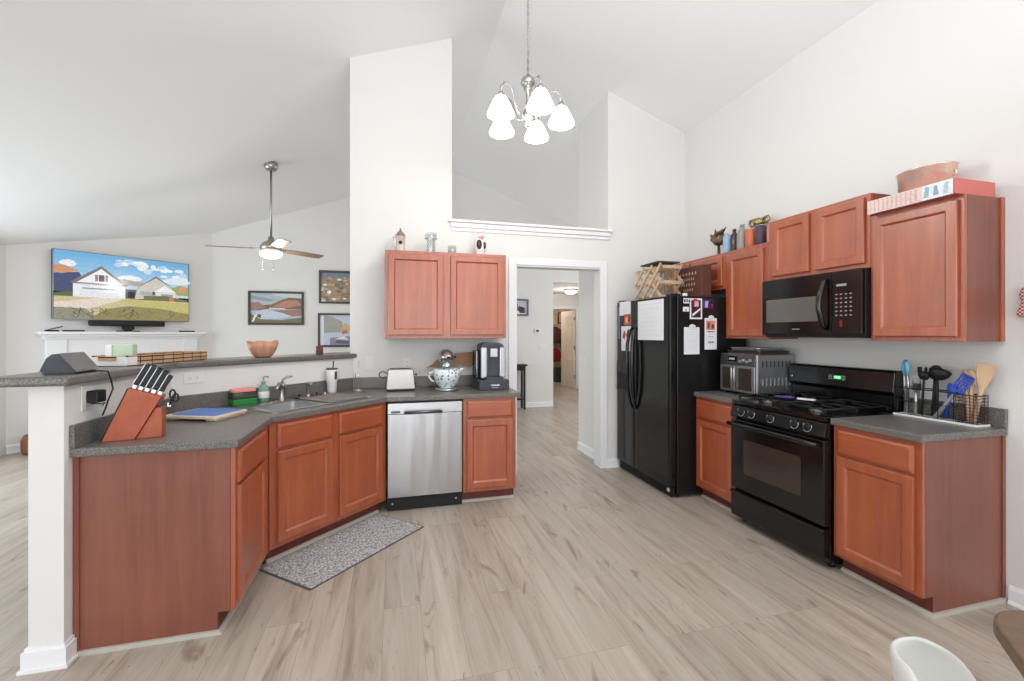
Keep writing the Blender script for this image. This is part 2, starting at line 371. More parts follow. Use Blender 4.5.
# corridor beyond the rear wall
m = MB(); m.box(2.9, 3.0, YR + 0.12, 12.7, 0, 2.42, WALL); struct(m.build('wall_corridor'))
HALL = mat('tan_hall_paint', (214, 190, 160), 0.85)
m = MB(); YE = 10.5
m.box(3.0, 3.7, YE, YE + 0.1, 0, 2.42, WALL); m.box(3.7, 4.5, YE, YE + 0.1, 2.04, 2.42, WALL); m.box(4.5, XH, YE, YE + 0.1, 0, 2.42, WALL)
struct(m.build('wall_hall_end'))
struct(MB().box(3.0, XH, 12.6, 12.7, 0, 2.42, HALL).build('wall_bedroom'))
m = MB(); m.box(3.62, 3.7, YE - 0.018, YE, 0, 2.12, TRIM); m.box(4.5, 4.58, YE - 0.018, YE, 0, 2.12, TRIM); m.box(3.7, 4.5, YE - 0.018, YE, 2.04, 2.12, TRIM)
struct(m.build('trim_hall_door', bevel=0.004))
# six panel door, swung open
dr = struct(thing('door_1', 'cream six panel door standing open at the end of the corridor', 'door', (4.49, 10.54, 0.01), math.radians(93)))
CREAM = mat('cream_door_paint', (240, 226, 210), 0.5)
m = MB(); m.box(0, 0.78, 0, 0.035, 0, 2.0, CREAM)
for x0, x1 in ((0.1, 0.35), (0.43, 0.68)):
    for z0, z1 in ((0.15, 0.75), (0.9, 1.5), (1.62, 1.86)):
        for sgn, yy in ((-1, 0), (1, 0.035)):
            a, b_ = (yy - 0.008, yy) if sgn < 0 else (yy, yy + 0.008)
            m.box(x0, x1, a, b_, z0, z1, CREAM); 
m.build('door_leaf', dr, bevel=0.004)
m = MB(); m.ball((0.72, 0.07, 0.95), 0.028, NICKEL); m.tube([(0.72, 0.0, 0.95), (0.72, 0.05, 0.95)], 0.01, NICKEL); m.build('door_knob', dr)
m = MB()
for z in (0.25, 1.0, 1.75): m.box(-0.012, 0.004, -0.004, 0.039, z, z + 0.09, NICKEL)
m.build('hinge', dr)
# kitchen doorway casing and jamb
m = MB()
m.box(1.095, 1.172, YB - 0.018, YB, 0, 2.17, TRIM); m.box(2.088, 2.168, YB - 0.018, YB, 0, 2.17, TRIM); m.box(1.172, 2.088, YB - 0.018, YB, 2.1, 2.17, TRIM)
m.box(1.169, 1.185, YB - 0.004, YB + T, 0, 2.1, TRIM); m.box(2.09, 2.107, YB - 0.004, YB + T + 0.004, 0, 2.1, TRIM); m.box(1.185, 2.09, YB - 0.004, YB + T, 2.085, 2.1015, TRIM)
struct(m.build('trim_doorway', bevel=0.005))
# ledge under the high opening
m = MB(); m.box(0.50, 2.215, YB - 0.055, YB + T + 0.03, 2.48, 2.505, TRIM); m.box(0.52, 2.2, YB - 0.03, YB, 2.435, 2.48, TRIM); m.box(0.52, 2.2, YB - 0.014, YB, 2.40, 2.435, TRIM)
struct(m.build('trim_ledge', bevel=0.006))
# baseboards
def board(m, x0, y0, x1, y1, h=0.095, t=0.014):
    d = Vector((x1 - x0, y1 - y0, 0)); L_ = d.length; M = Matrix.Translation((x0, y0, 0)) @ Matrix.Rotation(math.atan2(d.y, d.x), 4, 'Z')
    m.prism([(0, 0), (-t - 0.008, 0), (-t - 0.006, 0.012), (-t, 0.018), (-t, h - 0.02), (-t * 0.4, h), (0, h)], 0, L_, TRIM, 'x', M)
m = MB(); board(m, XW, 1.565, XW, YS); struct(m.build('baseboard_right'))
m = MB(); board(m, XL, 6.547, -2.833, YR, 0.1); struct(m.build('baseboard_fireplace'))
m = MB(); board(m, -2.833, YR, 3.0, YR, 0.1); struct(m.build('baseboard_rear'))
m = MB(); board(m, 2.19, 5.03, 2.19, YB + T, 0.1); struct(m.build('baseboard_pantry'))
m = MB()
for t_, za, zb_ in ((0.024, 0, 0.012), (0.016, 0.012, 0.082), (0.008, 0.082, 0.097)):
    m.prism([(-1.3595 + t_, 2.366), (-1.3595, 2.366), (-1.3595, 2.3115), (-1.4825, 2.3115), (-1.4825, 3.3), (-1.4825 - t_, 3.3), (-1.4825 - t_, 2.3115 - t_), (-1.3595 + t_, 2.3115 - t_)], za, zb_, TRIM)
struct(m.build('baseboard_peninsula'))
m = MB(); board(m, 2.168, YB, 2.3, YB); struct(m.build('baseboard_back'))
# ================================================================ CABINETS
def door_mesh(W, H, t=0.02, fr=0.058, m_=None, slab=False):
    """raised/recessed panel front: local x 0..W, z 0..H, front at y=-t"""
    m = MB(); mm = m_ or CHERRY
    def ring(x, z, y): return [(x, y, z), (W - x, y, z), (W - x, y, H - z), (x, y, H - z)]
    if slab: rings = [ring(0, 0, 0), ring(0, 0, -t + 0.009), ring(0.004, 0.004, -t + 0.005), ring(0.016, 0.016, -t)]
    else:
        rings = [ring(0, 0, 0), ring(0, 0, -t + 0.004), ring(0.004, 0.004, -t), ring(fr - 0.012, fr - 0.012, -t), ring(fr - 0.006, fr - 0.006, -t + 0.004),
                 ring(fr, fr, -t + 0.011), ring(fr + 0.02, fr + 0.02, -t + 0.011)]
    vs = [v for r in rings for v in r]; fs = []
    for i in range(len(rings) - 1):
        for k in range(4): fs.append((i * 4 + k, i * 4 + (k + 1) % 4, (i + 1) * 4 + (k + 1) % 4, (i + 1) * 4 + k))
    e = (len(rings) - 1) * 4; fs.append((e, e + 1, e + 2, e + 3)); fs.append((3, 2, 1, 0))
    m.faces([Vector(v) for v in vs], fs, mm)
    return m
def fronts(t, items):
    for kind, x0, x1, z0, z1 in items:
        if kind == 'drawer': door_mesh(x1 - x0, z1 - z0, m_=CHERRYH, slab=True).build('drawer_front', t, (x0, -0.0005, z0))
        else: door_mesh(x1 - x0, z1 - z0).build('door', t, (x0, -0.0005, z0))
def base_cab(name, label, loc, rz, W, D, items, side=None, shoe_x=(0, 1), group='base cabinets', toe_end=True):
    t = thing(name, label, 'cabinet', loc, rz, group); Hh = 0.875
    m = MB(); pr = [(0.02, 0.1), (0.02, Hh), (D, Hh), (D, 0), (0.075, 0), (0.075, 0.1)]
    m.prism(pr, 0, 0.018, VENEER, 'x'); m.prism(pr, W - 0.018, W, VENEER, 'x')
    m.box(0.018, W - 0.018, 0.02, D, 0.1, 0.118, VENEER); m.box(0.018, W - 0.018, D - 0.012, D, 0.118, Hh, VENEER)
    m.build('body', t)
    MB().box(0, W, 0, 0.0195, 0.1, Hh, CHERRY).build('face_frame', t, bevel=0.002)
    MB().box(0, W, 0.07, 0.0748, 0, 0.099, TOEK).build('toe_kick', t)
    q = [(0.07, 0), (0.052, 0), (0.054, 0.01), (0.062, 0.018), (0.07, 0.02)]
    m = MB(); m.prism(q, shoe_x[0], W * 1.0 + shoe_x[1], SHOE, 'x')
    if side == 'left': m.box(-0.014, -0.0005, 0.0701, D, 0, 0.02, SHOE)
    if side == 'right': m.box(W + 0.0005, W + 0.014, 0.0701, D, 0, 0.02, SHOE)
    if side: MB().box(*((-0.007, -0.0005) if side == 'left' else (W + 0.0005, W + 0.007)), D - 0.022, D, 0.021, Hh, VENEER).build('scribe_moulding', t)
    o = m.build('shoe_moulding', t); o['label'] = 'light grey shoe moulding'
    fronts(t, items)
    return t
R90 = PI / 2
base_cab('base_cabinet', 'cherry base cabinet at the peninsula end with a plain side panel facing the camera', (-0.73, 2.369, 0), R90, 0.575, 0.6285,
         [('drawer', 0.025, 0.46, 0.70, 0.855), ('door', 0.025, 0.46, 0.135, 0.685)], side='left', shoe_x=(-0.014, 0))
base_cab('base_cabinet', 'diagonal cherry sink base cabinet with two doors under the double sink', (-0.728, 2.957, 0), PI / 4, 0.94, 0.62,
         [('drawer', 0.045, 0.435, 0.71, 0.857), ('door', 0.045, 0.435, 0.135, 0.69), ('drawer', 0.497, 0.893, 0.71, 0.857), ('door', 0.497, 0.893, 0.135, 0.69)], shoe_x=(0.02, -0.02))
base_cab('base_cabinet', 'narrow cherry base cabinet between the dishwasher and the doorway', (0.55, 3.623, 0), 0, 0.45, 0.6,
         [('drawer', 0.03, 0.42, 0.715, 0.855), ('door', 0.03, 0.42, 0.135, 0.695)], shoe_x=(0, 0))
base_cab('base_cabinet', 'cherry base cabinet right of the range under the utensil caddy', (2.526, 2.043, 0), -R90, 0.456, 0.595,
         [('drawer', 0.03, 0.426, 0.71, 0.853), ('door', 0.03, 0.426, 0.125, 0.693)], side='right', shoe_x=(0, 0.014))
base_cab('base_cabinet', 'narrow cherry base cabinet between the black fridge and the range', (2.526, 3.283, 0), -R90, 0.46, 0.595,
         [('drawer', 0.03, 0.43, 0.70, 0.853), ('door', 0.03, 0.43, 0.125, 0.68)], shoe_x=(0, 0))
def upper_cab(name, label, loc, rz, W, D, H, doors, strip=False):
    t = thing(name, label, 'cabinet', loc, rz, 'wall cabinets')
    MB().box(0, W, 0.0195, D, 0, H, VENEER).build('body', t, bevel=0.0015)
    MB().box(0, W, 0, 0.019, 0, H, CHERRY).build('face_frame', t, bevel=0.002)
    if strip: MB().box(W + 0.0005, W + 0.008, D - 0.03, D, 0, H, CHERRY).build('scribe_moulding', t)
    fronts(t, [('door',) + d for d in doors])
    return t
upper_cab('wall_cabinet', 'two door cherry wall cabinet left of the doorway above the toaster', (-0.077, 3.94, 1.372), 0, 1.071, 0.304, 0.764, [(0.03, 0.497, 0.03, 0.733), (0.563, 1.041, 0.03, 0.733)])
upper_cab('wall_cabinet', 'large single door cherry wall cabinet at the near end carrying the red box', (2.833, 2.054, 1.372), -R90, 0.462, 0.292, 0.762, [(0.022, 0.44, 0.025, 0.738)], strip=True)
upper_cab('wall_cabinet', 'raised two door cherry wall cabinet above the microwave', (2.833, 2.818, 1.822), -R90, 0.762, 0.292, 0.46, [(0.045, 0.355, 0.03, 0.437), (0.41, 0.735, 0.03, 0.437)])
upper_cab('wall_cabinet', 'tall single door cherry wall cabinet between the fridge and the microwave', (2.833, 3.282, 1.372), -R90, 0.462, 0.292, 0.762, [(0.04, 0.42, 0.022, 0.72)])
upper_cab('wall_cabinet', 'short cherry wall cabinet above the black fridge', (2.833, 4.2, 1.81), -R90, 0.916, 0.292, 0.324, [(0.03, 0.44, 0.03, 0.294), (0.47, 0.885, 0.03, 0.294)])
# ================================================================ COUNTERTOPS
def uv(u, v): return (-0.73 + (u - v) * DG, 2.953 + (u + v) * DG)      # along / into the diagonal
SU0, SU1, SV0, SV1 = 0.07, 0.885, 0.075, 0.50
SINKA = math.radians(45)
outer = [(-1.3595, 2.34), (-0.709, 2.34), (-0.709, 2.94), (-0.05, 3.598), (1.04, 3.598), (1.04, 4.2445), (-0.3575, 4.2445), (-1.3595, 3.25)]
hole = [uv(*p) for p in rrect(SU0 + 0.02, SU1 - 0.02, SV0 + 0.02, SV1 - 0.02, 0.04)]
def slab_with_hole(outer, holes, z0, z1, m):
    bm = bmesh.new(); loops = []
    for lp in [outer] + holes:
        vs = [bm.verts.new((x, y, z0)) for x, y in lp]
        loops += [bm.edges.new((vs[i], vs[(i + 1) % len(vs)])) for i in range(len(vs))]
    bmesh.ops.triangle_fill(bm, use_beauty=True, use_dissolve=False, edges=loops)
    r = bmesh.ops.extrude_face_region(bm, geom=list(bm.faces))
    for v in [g for g in r['geom'] if isinstance(g, bmesh.types.BMVert)]: v.co.z = z1
    mb = MB(); mb.bm.free(); mb.bm = bm; mb.mi(m)
    return mb
ct = thing('countertop', 'grey speckled laminate countertop wrapping the sink peninsula and dishwasher', 'countertop', (0, 0, 0))
slab_with_hole(outer, [hole], 0.876, 0.914, LAM).build('slab', ct, bevel=0.007, seg=3)
m = MB(); b = 0.019; r2 = b * math.tan(math.radians(22.5))
m.prism([(-1.3595, 2.34), (-1.3595 + b, 2.34), (-1.3595 + b, 3.25 - r2), (-0.3575 + r2, 4.2445 - b), (1.04, 4.2445 - b), (1.04, 4.2445), (-0.3575, 4.2445), (-1.3595, 3.2505)], 0.9145, 1.016, LAM)
m.build('backsplash', ct, bevel=0.003)
c2 = thing('countertop', 'grey laminate countertop right of the range holding the utensil caddy', 'countertop')
MB().box(2.496, XW - 0.001, 1.572, 2.042, 0.876, 0.914, LAM).build('slab', c2, bevel=0.007, seg=3)
MB().box(XW - 0.02, XW - 0.001, 1.572, 2.042, 0.9145, 1.016, LAM).build('backsplash', c2, bevel=0.003)
c3 = thing('countertop', 'short grey laminate countertop between fridge and range under the toaster oven', 'countertop')
MB().box(2.496, XW - 0.001, 2.822, 3.278, 0.876, 0.914, LAM).build('slab', c3, bevel=0.007, seg=3)
MB().box(XW - 0.02, XW - 0.001, 2.822, 3.278, 0.9145, 1.016, LAM).build('backsplash', c3, bevel=0.003)
# raised bar top
e = 0.043; er = e * math.tan(math.radians(22.5)); wv = 0.29; wr = wv * math.tan(math.radians(22.5))
k0 = (-1.36 + e, 3.25 - er)
bar = [(-1.36 + e, 2.262), k0, (-0.357 + 2 * e * DG * 0 + 0.035, 4.243 - 0.0), (-0.388, 4.243), (-0.388, 4.6), (-0.47, 4.6), (-1.36 + e - wv, 3.25 - er + wr), (-1.36 + e - wv, 2.262)]
ba = tag(MB().prism(bar, 1.1935, 1.235, LAM).build('bar_top', bevel=0.012, seg=3), 'raised grey laminate bar top running along the half wall', 'bar top')
# ================================================================ SINK AREA
SK = thing('kitchen_sink', 'stainless double bowl drop-in sink in the diagonal countertop', 'sink', (-0.73, 2.953, 0.9145), PI / 4)
SBOWL = mat('satin_sink_steel', (196, 196, 198), 0.42, 0.75)
def basin(m, u0, u1, v0, v1, d, mt):
    a = rrect(u0, u1, v0, v1, 0.05, 4); n = len(a); cx, cy = (u0 + u1) / 2, (v0 + v1) / 2
    def sc(pts, k): return [(cx + (x - cx) * k, cy + (y - cy) * k) for x, y in pts]
    rings = [(a, 0.003), (a, -0.01), (sc(a, 0.97), -d + 0.03), (sc(a, 0.9), -d), (sc(a, 0.15), -d - 0.004)]
    vs = [Vector((x, y, z)) for pts, z in rings for x, y in pts]
    fs = [(i * n + k, i * n + (k + 1) % n, (i + 1) * n + (k + 1) % n, (i + 1) * n + k) for i in range(len(rings) - 1) for k in range(n)]
    fs.append(tuple(range((len(rings) - 1) * n, len(rings) * n)))
    m.faces(vs, fs, mt, True)
h1 = rrect(SU0 + 0.05, 0.455, SV0 + 0.045, 0.43, 0.05, 4); h2 = rrect(0.495, SU1 - 0.05, SV0 + 0.045, 0.43, 0.05, 4)
slab_with_hole(rrect(SU0, SU1, SV0, SV1 + 0.035, 0.03), [h1, h2], 0.0, 0.004, STEEL).build('rim', SK)
m = MB(); basin(m, SU0 + 0.05, 0.455, SV0 + 0.045, 0.43, 0.18, SBOWL); m.build('bowl', SK)
m = MB(); basin(m, 0.495, SU1 - 0.05, SV0 + 0.045, 0.43, 0.18, SBOWL); m.build('bowl', SK)
for uu in (0.29, 0.665): MB().lathe([(0, 0), (0.04, 0), (0.042, 0.003), (0.03, 0.003), (0.0, 0.001)], STEELD, (uu, 0.27, -0.183)).build('drain', SK)
FV = 0.5
FA = thing('faucet', 'brushed nickel single lever faucet at the back of the sink', 'faucet', (*uv(0.40, FV), 0.9188), PI / 4)
m = MB(); m.lathe([(0.0, 0), (0.03, 0), (0.03, 0.008), (0.024, 0.02), (0.022, 0.09), (0.026, 0.1), (0.024, 0.125), (0.0, 0.13)], NICKEL); m.build('faucet_body', FA)
MB().prism(rrect(-0.11, 0.11, -0.026, 0.026, 0.025), -0.0005, 0.005, NICKEL).build('base_plate', FA)
FM = Matrix.Rotation(math.radians(-42), 4, 'Z')
m = MB(); m.tube([FM @ Vector(p) for p in [(0, 0, 0.085), (0.0, -0.05, 0.125), (0, -0.11, 0.135), (0, -0.165, 0.12), (0, -0.18, 0.10)]], [0.016, 0.014, 0.013, 0.013, 0.014], NICKEL); m.build('spout', FA)
m = MB(); m.tube([(0, 0, 0.12), (0.008, 0.0, 0.155), (0.03, -0.02, 0.175), (0.055, -0.04, 0.178)], [0.012, 0.009, 0.008, 0.007], NICKEL); m.build('lever', FA)
SP = thing('side_sprayer', 'slim chrome side sprayer standing right of the faucet', 'sprayer', (*uv(0.615, FV), 0.9188), PI / 4)
m = MB(); m.lathe([(0, 0), (0.022, 0), (0.02, 0.01), (0.013, 0.025), (0.0, 0.026)], NICKEL); m.build('collar', SP)
m = MB(); m.tube([(0, 0, 0.02), (0, 0, 0.08), (0.0, -0.01, 0.105), (-0.01, -0.05, 0.112)], [0.012, 0.012, 0.015, 0.013], NICKEL); m.build('spray_head', SP)
for i, (u_, lb) in enumerate(((0.535, 'dark sink strainer lying left of the sprayer'), (0.69, 'dark sink stopper lying right of the sprayer'))):
    ST = thing('sink_strainer', lb, 'sink strainer', (*uv(u_, 0.495), 0.9187), 0.3, 'sink strainers')
    m = MB(); m.lathe([(0.0, 0), (0.028, 0), (0.04, 0.008), (0.042, 0.011), (0.03, 0.012), (0, 0.009)], STEELD); m.build('strainer_basket', ST)
    m = MB(); m.lathe([(0, 0.009), (0.006, 0.009), (0.005, 0.02), (0.011, 0.024), (0.011, 0.029), (0, 0.031)], BLACKM); m.build('strainer_knob', ST)
# mat / cover on right bowl
GM = mat('grey_silicone', (128, 122, 116), 0.6)
o = MB().prism(rrect(0.50, SU1 - 0.03, SV0 + 0.02, 0.445, 0.02), 0, 0.009, GM).build('sink_cover', loc=(-0.73, 2.953, 0.919), rz=PI / 4, bevel=0.003)
tag(o, 'flat grey cutting board covering the right sink bowl', 'cutting board')
# small round knob on the deck
o = MB().lathe([(0, 0), (0.016, 0), (0.017, 0.012), (0.012, 0.02), (0, 0.021)], NICKEL).build('deck_cap', loc=(*uv(0.765, 0.5), 0.9188))
tag(o, 'small round nickel cap on the sink deck near the white tumbler', 'cap')
# tumbler
TB = thing('tumbler', 'white insulated tumbler with a straw behind the sink', 'tumbler', (*uv(0.895, 0.58), 0.9145), 0.9)
m = MB(); m.lathe([(0, 0), (0.03, 0), (0.036, 0.008), (0.04, 0.095), (0.046, 0.105), (0.05, 0.19), (0.047, 0.196), (0, 0.196)], WHITEP, seg=28); m.build('cup', TB)
MB().lathe([(0, 0.197), (0.046, 0.197), (0.047, 0.205), (0.04, 0.209), (0, 0.21)], GREYP).build('lid', TB)
MB().tube([(0.012, 0, 0.205), (0.017, 0, 0.27)], 0.0045, BLACKM).build('straw', TB)
m = MB(); m.prism([(-0.016, 0.115), (0.006, 0.12), (0.006, 0.185), (-0.016, 0.18)], -0.0515, -0.047, GREYP, 'y'); m.build('badge', TB)
m = MB(); m.tube([(0, 0.043, 0.18), (0, 0.082, 0.175), (0, 0.09, 0.13), (0, 0.08, 0.085), (0, 0.036, 0.08)], 0.008, WHITEP); m.build('handle', TB)
# paper towel rod
WR = thing('towel_holder', 'bare chrome wire towel holder in the counter corner by the toaster', 'towel holder', (-0.30, 4.07, 0.9145))
m = MB(); m.tube([(0.045 * math.cos(a * PI / 12), 0.045 * math.sin(a * PI / 12), 0.004) for a in range(25)], 0.0035, CHROME, 6); m.lathe([(0, 0.001), (0.043, 0.001), (0.043, 0.004), (0, 0.005)], CHROME); m.build('base', WR)
MB().tube([(0, 0, 0.004), (0, 0, 0.25)], 0.004, CHROME).build('rod', WR)
m = MB(); m.tube([(-0.04, 0, 0.004), (-0.042, 0, 0.16), (-0.03, 0, 0.17), (-0.024, 0, 0.16), (-0.024, 0, 0.1)], 0.0025, CHROME, 6); m.build('side_arm', WR)
MB().ball((0, 0, 0.255), 0.007, CHROME).build('finial', WR)
# sponge caddy, soap
GREEN = mat('green_plastic', (30, 120, 52), 0.35); PINK = mat('pink_sponge', (232, 150, 142), 0.9, var=0.08, vscale=80)
CLG = thin_glass('green_tinted_plastic', (0.75, 0.86, 0.8, 1), 0.12)
SC = thing('sponge_caddy', 'green plastic sponge caddy with clear upper walls left of the sink', 'sponge caddy', (-1.025, 3.485, 0.9145), PI / 4 - 0.1)
m = MB(); m.box(-0.08, 0.08, -0.04, 0.04, 0.0, 0.045, GREEN); m.build('tray', SC, bevel=0.006)
m = MB(); 
for x0, x1, y0, y1 in ((-0.078, 0.078, -0.04, -0.037), (-0.078, 0.078, 0.037, 0.04), (-0.08, -0.077, -0.037, 0.037), (0.077, 0.08, -0.037, 0.037)): m.box(x0, x1, y0, y1, 0.046, 0.09, CLG)
m.build('clear_wall', SC)
o = MB().prism(rrect(-0.075, 0.075, -0.036, 0.036, 0.012), 0, 0.024, PINK).build('sponge', loc=(-1.025, 3.485, 1.006), rz=PI / 4 - 0.1, bevel=0.005); tag(o, 'pink sponge lying on top of the green caddy', 'sponge')
BO = thing('soap_bottle', 'clear pale green dish soap bottle with pump beside the sponge caddy', 'soap bottle', (-0.925, 3.60, 0.9145), 0.5)
PGRN = mat('pale_green_soap', (150, 186, 170), 0.15, 0, 0.5, trans=0.35)
MB().lathe([(0, 0), (0.034, 0), (0.037, 0.006), (0.037, 0.09), (0.03, 0.11), (0.014, 0.125), (0.012, 0.135), (0, 0.135)], PGRN).build('bottle', BO)
MB().lathe([(0.0375, 0.03), (0.0385, 0.032), (0.0385, 0.075), (0.0375, 0.077)], PAPER).build('paper_label', BO)
m = MB(); m.lathe([(0, 0.135), (0.014, 0.135), (0.014, 0.15), (0.005, 0.153), (0.005, 0.185), (0, 0.186)], PGRN); m.tube([(0, 0, 0.18), (0.018, 0, 0.184), (0.036, 0, 0.176)], 0.005, PGRN); m.build('pump', BO)
# cutting board with blue mat
CB = thing('cutting_board', 'pale wooden cutting board with a blue mat beside the knife block', 'cutting board', (-1.085, 3.03, 0.9145), math.radians(-22))
BW = wood('pale_board_wood', (206, 184, 156), (232, 216, 190), 0.55, 0, (20, 4, 20)); BLUE = mat('blue_mat', (96, 128, 196), 0.6)
m = MB(); m.prism(rrect(-0.17, 0.17, -0.135, 0.135, 0.02), 0.012, 0.028, BW); 
for x in (-0.13, 0.13): m.box(x - 0.03, x + 0.03, -0.12, 0.12, 0, 0.012, BW)
m.build('board', CB, bevel=0.003)
o = MB().prism(rrect(-0.135, 0.145, -0.105, 0.12, 0.012), 0.0285, 0.032, BLUE).build('blue_mat', CB); o['label'] = 'blue mat on the board'
# ================================================================ KNIFE BLOCK
KB = thing('knife_block', 'slanted reddish wooden knife block on the end of the peninsula counter', 'knife block', (-1.298, 2.44, 0.9145), math.radians(12))
KW = wood('red_block_wood', (158, 72, 44), (186, 98, 64), 0.5, 0.05, (10, 40, 10))
m = MB(); m.prism([(0, 0), (0.12, 0), (0.222, 0.196), (0.098, 0.242)], 0, 0.105, KW, 'y'); m.build('block', KB, bevel=0.003)
m = MB(); m.prism([(0.1215, 0.0), (0.222, 0.0), (0.222, 0.14), (0.1955, 0.1415)], 0.012, 0.093, KW, 'y'); m.build('foot', KB, bevel=0.003)
m = MB(); m.prism([(-0.001, 0.002), (0.0965, 0.2425), (0.093, 0.242), (-0.0045, 0.003)], 0.002, 0.103, BLACKM, 'y'); m.build('back_shade', KB)  # black strip stands in for shade on the block's left side
kd = Vector((0.1, 0, 0.2)).normalized(); kn = Vector((kd.z, 0, -kd.x))
KM = Matrix.Translation(KB.location) @ Matrix.Rotation(math.radians(12), 4, 'Z')
def knife(f, y, ln_, lb, wd=0.0105):
    base = Vector((0.098, 0, 0.242)).lerp(Vector((0.222, 0, 0.196)), f); base.y = y
    p = KM @ (base + kd * 0.001)
    t = thing('kitchen_knife', lb, 'knife', p, math.radians(12), 'knives in the wooden block')
    R_ = Matrix(((kn.x, 0, kd.x, 0), (0, 1, 0, 0), (kn.z, 0, kd.z, 0), (0, 0, 0, 1)))
    m = MB(); m.box(-0.0085, 0.0085, -0.006, 0.006, 0, 0.018, STEEL, R_); m.build('bolster', t, bevel=0.001)
    m = MB(); m.prism([(-wd, 0.0185), (wd, 0.0185), (wd * 0.85, ln_ * 0.5), (wd, ln_), (-wd, ln_)], -0.0075, 0.0075, BLACKM, 'y', R_); m.build('handle', t, bevel=0.0025)
    m = MB(); m.prism([(-wd - 0.0022, 0.0185), (-wd - 0.0002, 0.0185), (-wd - 0.0002, ln_), (-wd - 0.0022, ln_)], -0.0055, 0.0055, STEEL, 'y', R_)
    m.build('tang', t)
names_ = ['leftmost', 'second from left', 'third from left', 'fourth from left', 'fifth from left']
for i, f in enumerate((0.1, 0.29, 0.48, 0.68, 0.88)):
    knife(f, 0.03, 0.128 - 0.006 * i, 'black handled knife with steel tang, %s in the front row of the block' % names_[i])
for i, f in enumerate((0.2, 0.42, 0.64)):
    knife(f, 0.078, 0.125 - 0.005 * i, 'black handled knife with steel tang, %s in the back row of the block' % ['leftmost', 'middle', 'rightmost'][i])
p = KM @ Vector((0.226, 0.05, 0.146))
SCI = thing('kitchen_scissors', 'black handled kitchen scissors hooked on the right side of the block', 'scissors', p, math.radians(12))
m = MB()
for s_ in (0, 1): 
    cc = Vector((0.03 + 0.012 * s_, 0, 0.055 - 0.02 * s_))
    m.tube([cc + Vector((0.011 * math.cos(a * PI / 8), 0.004 * s_, 0.02 * math.sin(a * PI / 8))) for a in range(17)], 0.0045, BLACKM, 6)
m.tube([(0.03, 0, 0.035), (0.018, 0, 0.0)], 0.005, BLACKM); m.build('handle', SCI)
MB().box(0.01, 0.024, -0.002, 0.002, -0.006, 0.012, STEEL).build('blade', SCI)
# ================================================================ BAR TOP ITEMS
ZB = 1.2355
EC = thing('smart_display', 'grey wedge shaped smart display on the near end of the bar', 'smart display', (-1.43, 2.462, ZB), math.radians(95))
FAB = mat('charcoal_fabric', (82, 84, 92), 0.9, bump=0.4, bscale=900)
m = MB(); m.prism([(-0.062, 0.0), (0.05, 0.0), (0.06, 0.02), (0.04, 0.07), (0.02, 0.088), (-0.004, 0.09), (-0.066, 0.012)], -0.085, 0.085, FAB, 'x'); m.build('body', EC, bevel=0.005)
SCRN = mat('glossy_dark_grey_screen', (112, 110, 110), 0.1, 0, 0.5)
m = MB(); m.prism([(-0.0745, 0.010), (-0.012, 0.0925), (-0.007, 0.09), (-0.0695, 0.0075)], -0.093, 0.093, SCRN, 'x'); o = m.build('screen', EC, bevel=0.0015)
cb = MB().tube([(-1.372, 2.49, 1.2395), (-1.34, 2.50, 1.2395), (-1.309, 2.515, 1.236), (-1.304, 2.53, 1.19), (-1.30, 2.535, 1.15), (-1.308, 2.515, 1.10), (-1.312, 2.50, 1.06), (-1.318, 2.49, 1.03)], 0.0035, BLACKM, 6).build('power_cord', EC)
cb.matrix_parent_inverse = (Matrix.Translation(EC.location) @ Matrix.Rotation(math.radians(95), 4, 'Z')).inverted()
AD = thing('power_adapter', 'black power adapter plugged in the half wall outlet', 'power adapter', (-1.3495, 2.462, 1.125))
m = MB(); m.box(0.0, 0.045, -0.03, 0.035, -0.028, 0.028, BLACKM); m.build('adapter_body', AD, bevel=0.006)
m = MB(); m.tube([(0.02, -0.03, -0.03), (0.03, 0.02, -0.038), (0.03, 0.05, -0.036), (0.025, 0.04, -0.05)], 0.0025, BLACKM, 6); m.build('cord_stub', AD)
BK = thing('serving_tray', 'long woven plaid tray with a white lined end on the bar', 'tray', (-1.405, 2.872, ZB), math.radians(77))
WOV = mat('brown_woven_plaid', (176, 138, 100), 0.8)
def plaid():
    nt = WOV.node_tree; b = nt.nodes['Principled BSDF']; tc = nt.nodes.new('ShaderNodeTexCoord')
    br = nt.nodes.new('ShaderNodeTexBrick'); br.offset = 0; br.inputs['Scale'].default_value = 1; br.inputs['Brick Width'].default_value = 0.085; br.inputs['Row Height'].default_value = 0.024
    br.inputs['Mortar Size'].default_value = 0.0035; br.inputs['Color1'].default_value = lin(206, 168, 130); br.inputs['Color2'].default_value = lin(184, 146, 110); br.inputs['Mortar'].default_value = lin(60, 44, 34)
    mp = nt.nodes.new('ShaderNodeMapping'); mp.inputs['Rotation'].default_value = (PI / 2, 0, 0)
    nt.links.new(tc.outputs['Object'], mp.inputs['Vector']); nt.links.new(mp.outputs['Vector'], br.inputs['Vector']); nt.links.new(br.outputs['Color'], b.inputs['Base Color'])
plaid()
LINER = mat('white_cloth_liner', (232, 230, 226), 0.9)
m = MB(); m.box(0, 0.66, 0, 0.012, 0.004, 0.058, WOV); m.box(0, 0.66, 0.178, 0.19, 0.004, 0.058, WOV); m.box(0.648, 0.66, 0.012, 0.178, 0.004, 0.058, WOV); m.box(0.005, 0.655, 0.005, 0.185, 0, 0.006, WOV); m.build('tray_body', BK)
m = MB(); m.box(-0.01, 0.0, 0, 0.19, 0.002, 0.05, LINER); m.box(-0.012, 0.06, -0.004, 0.0, 0.004, 0.05, LINER); o = m.build('liner', BK, bevel=0.002); o['label'] = 'white cloth end of the tray'
m = MB(); m.box(-0.018, -0.0105, 0.05, 0.145, 0.03, 0.055, WOV); m.build('handle', BK, bevel=0.003)
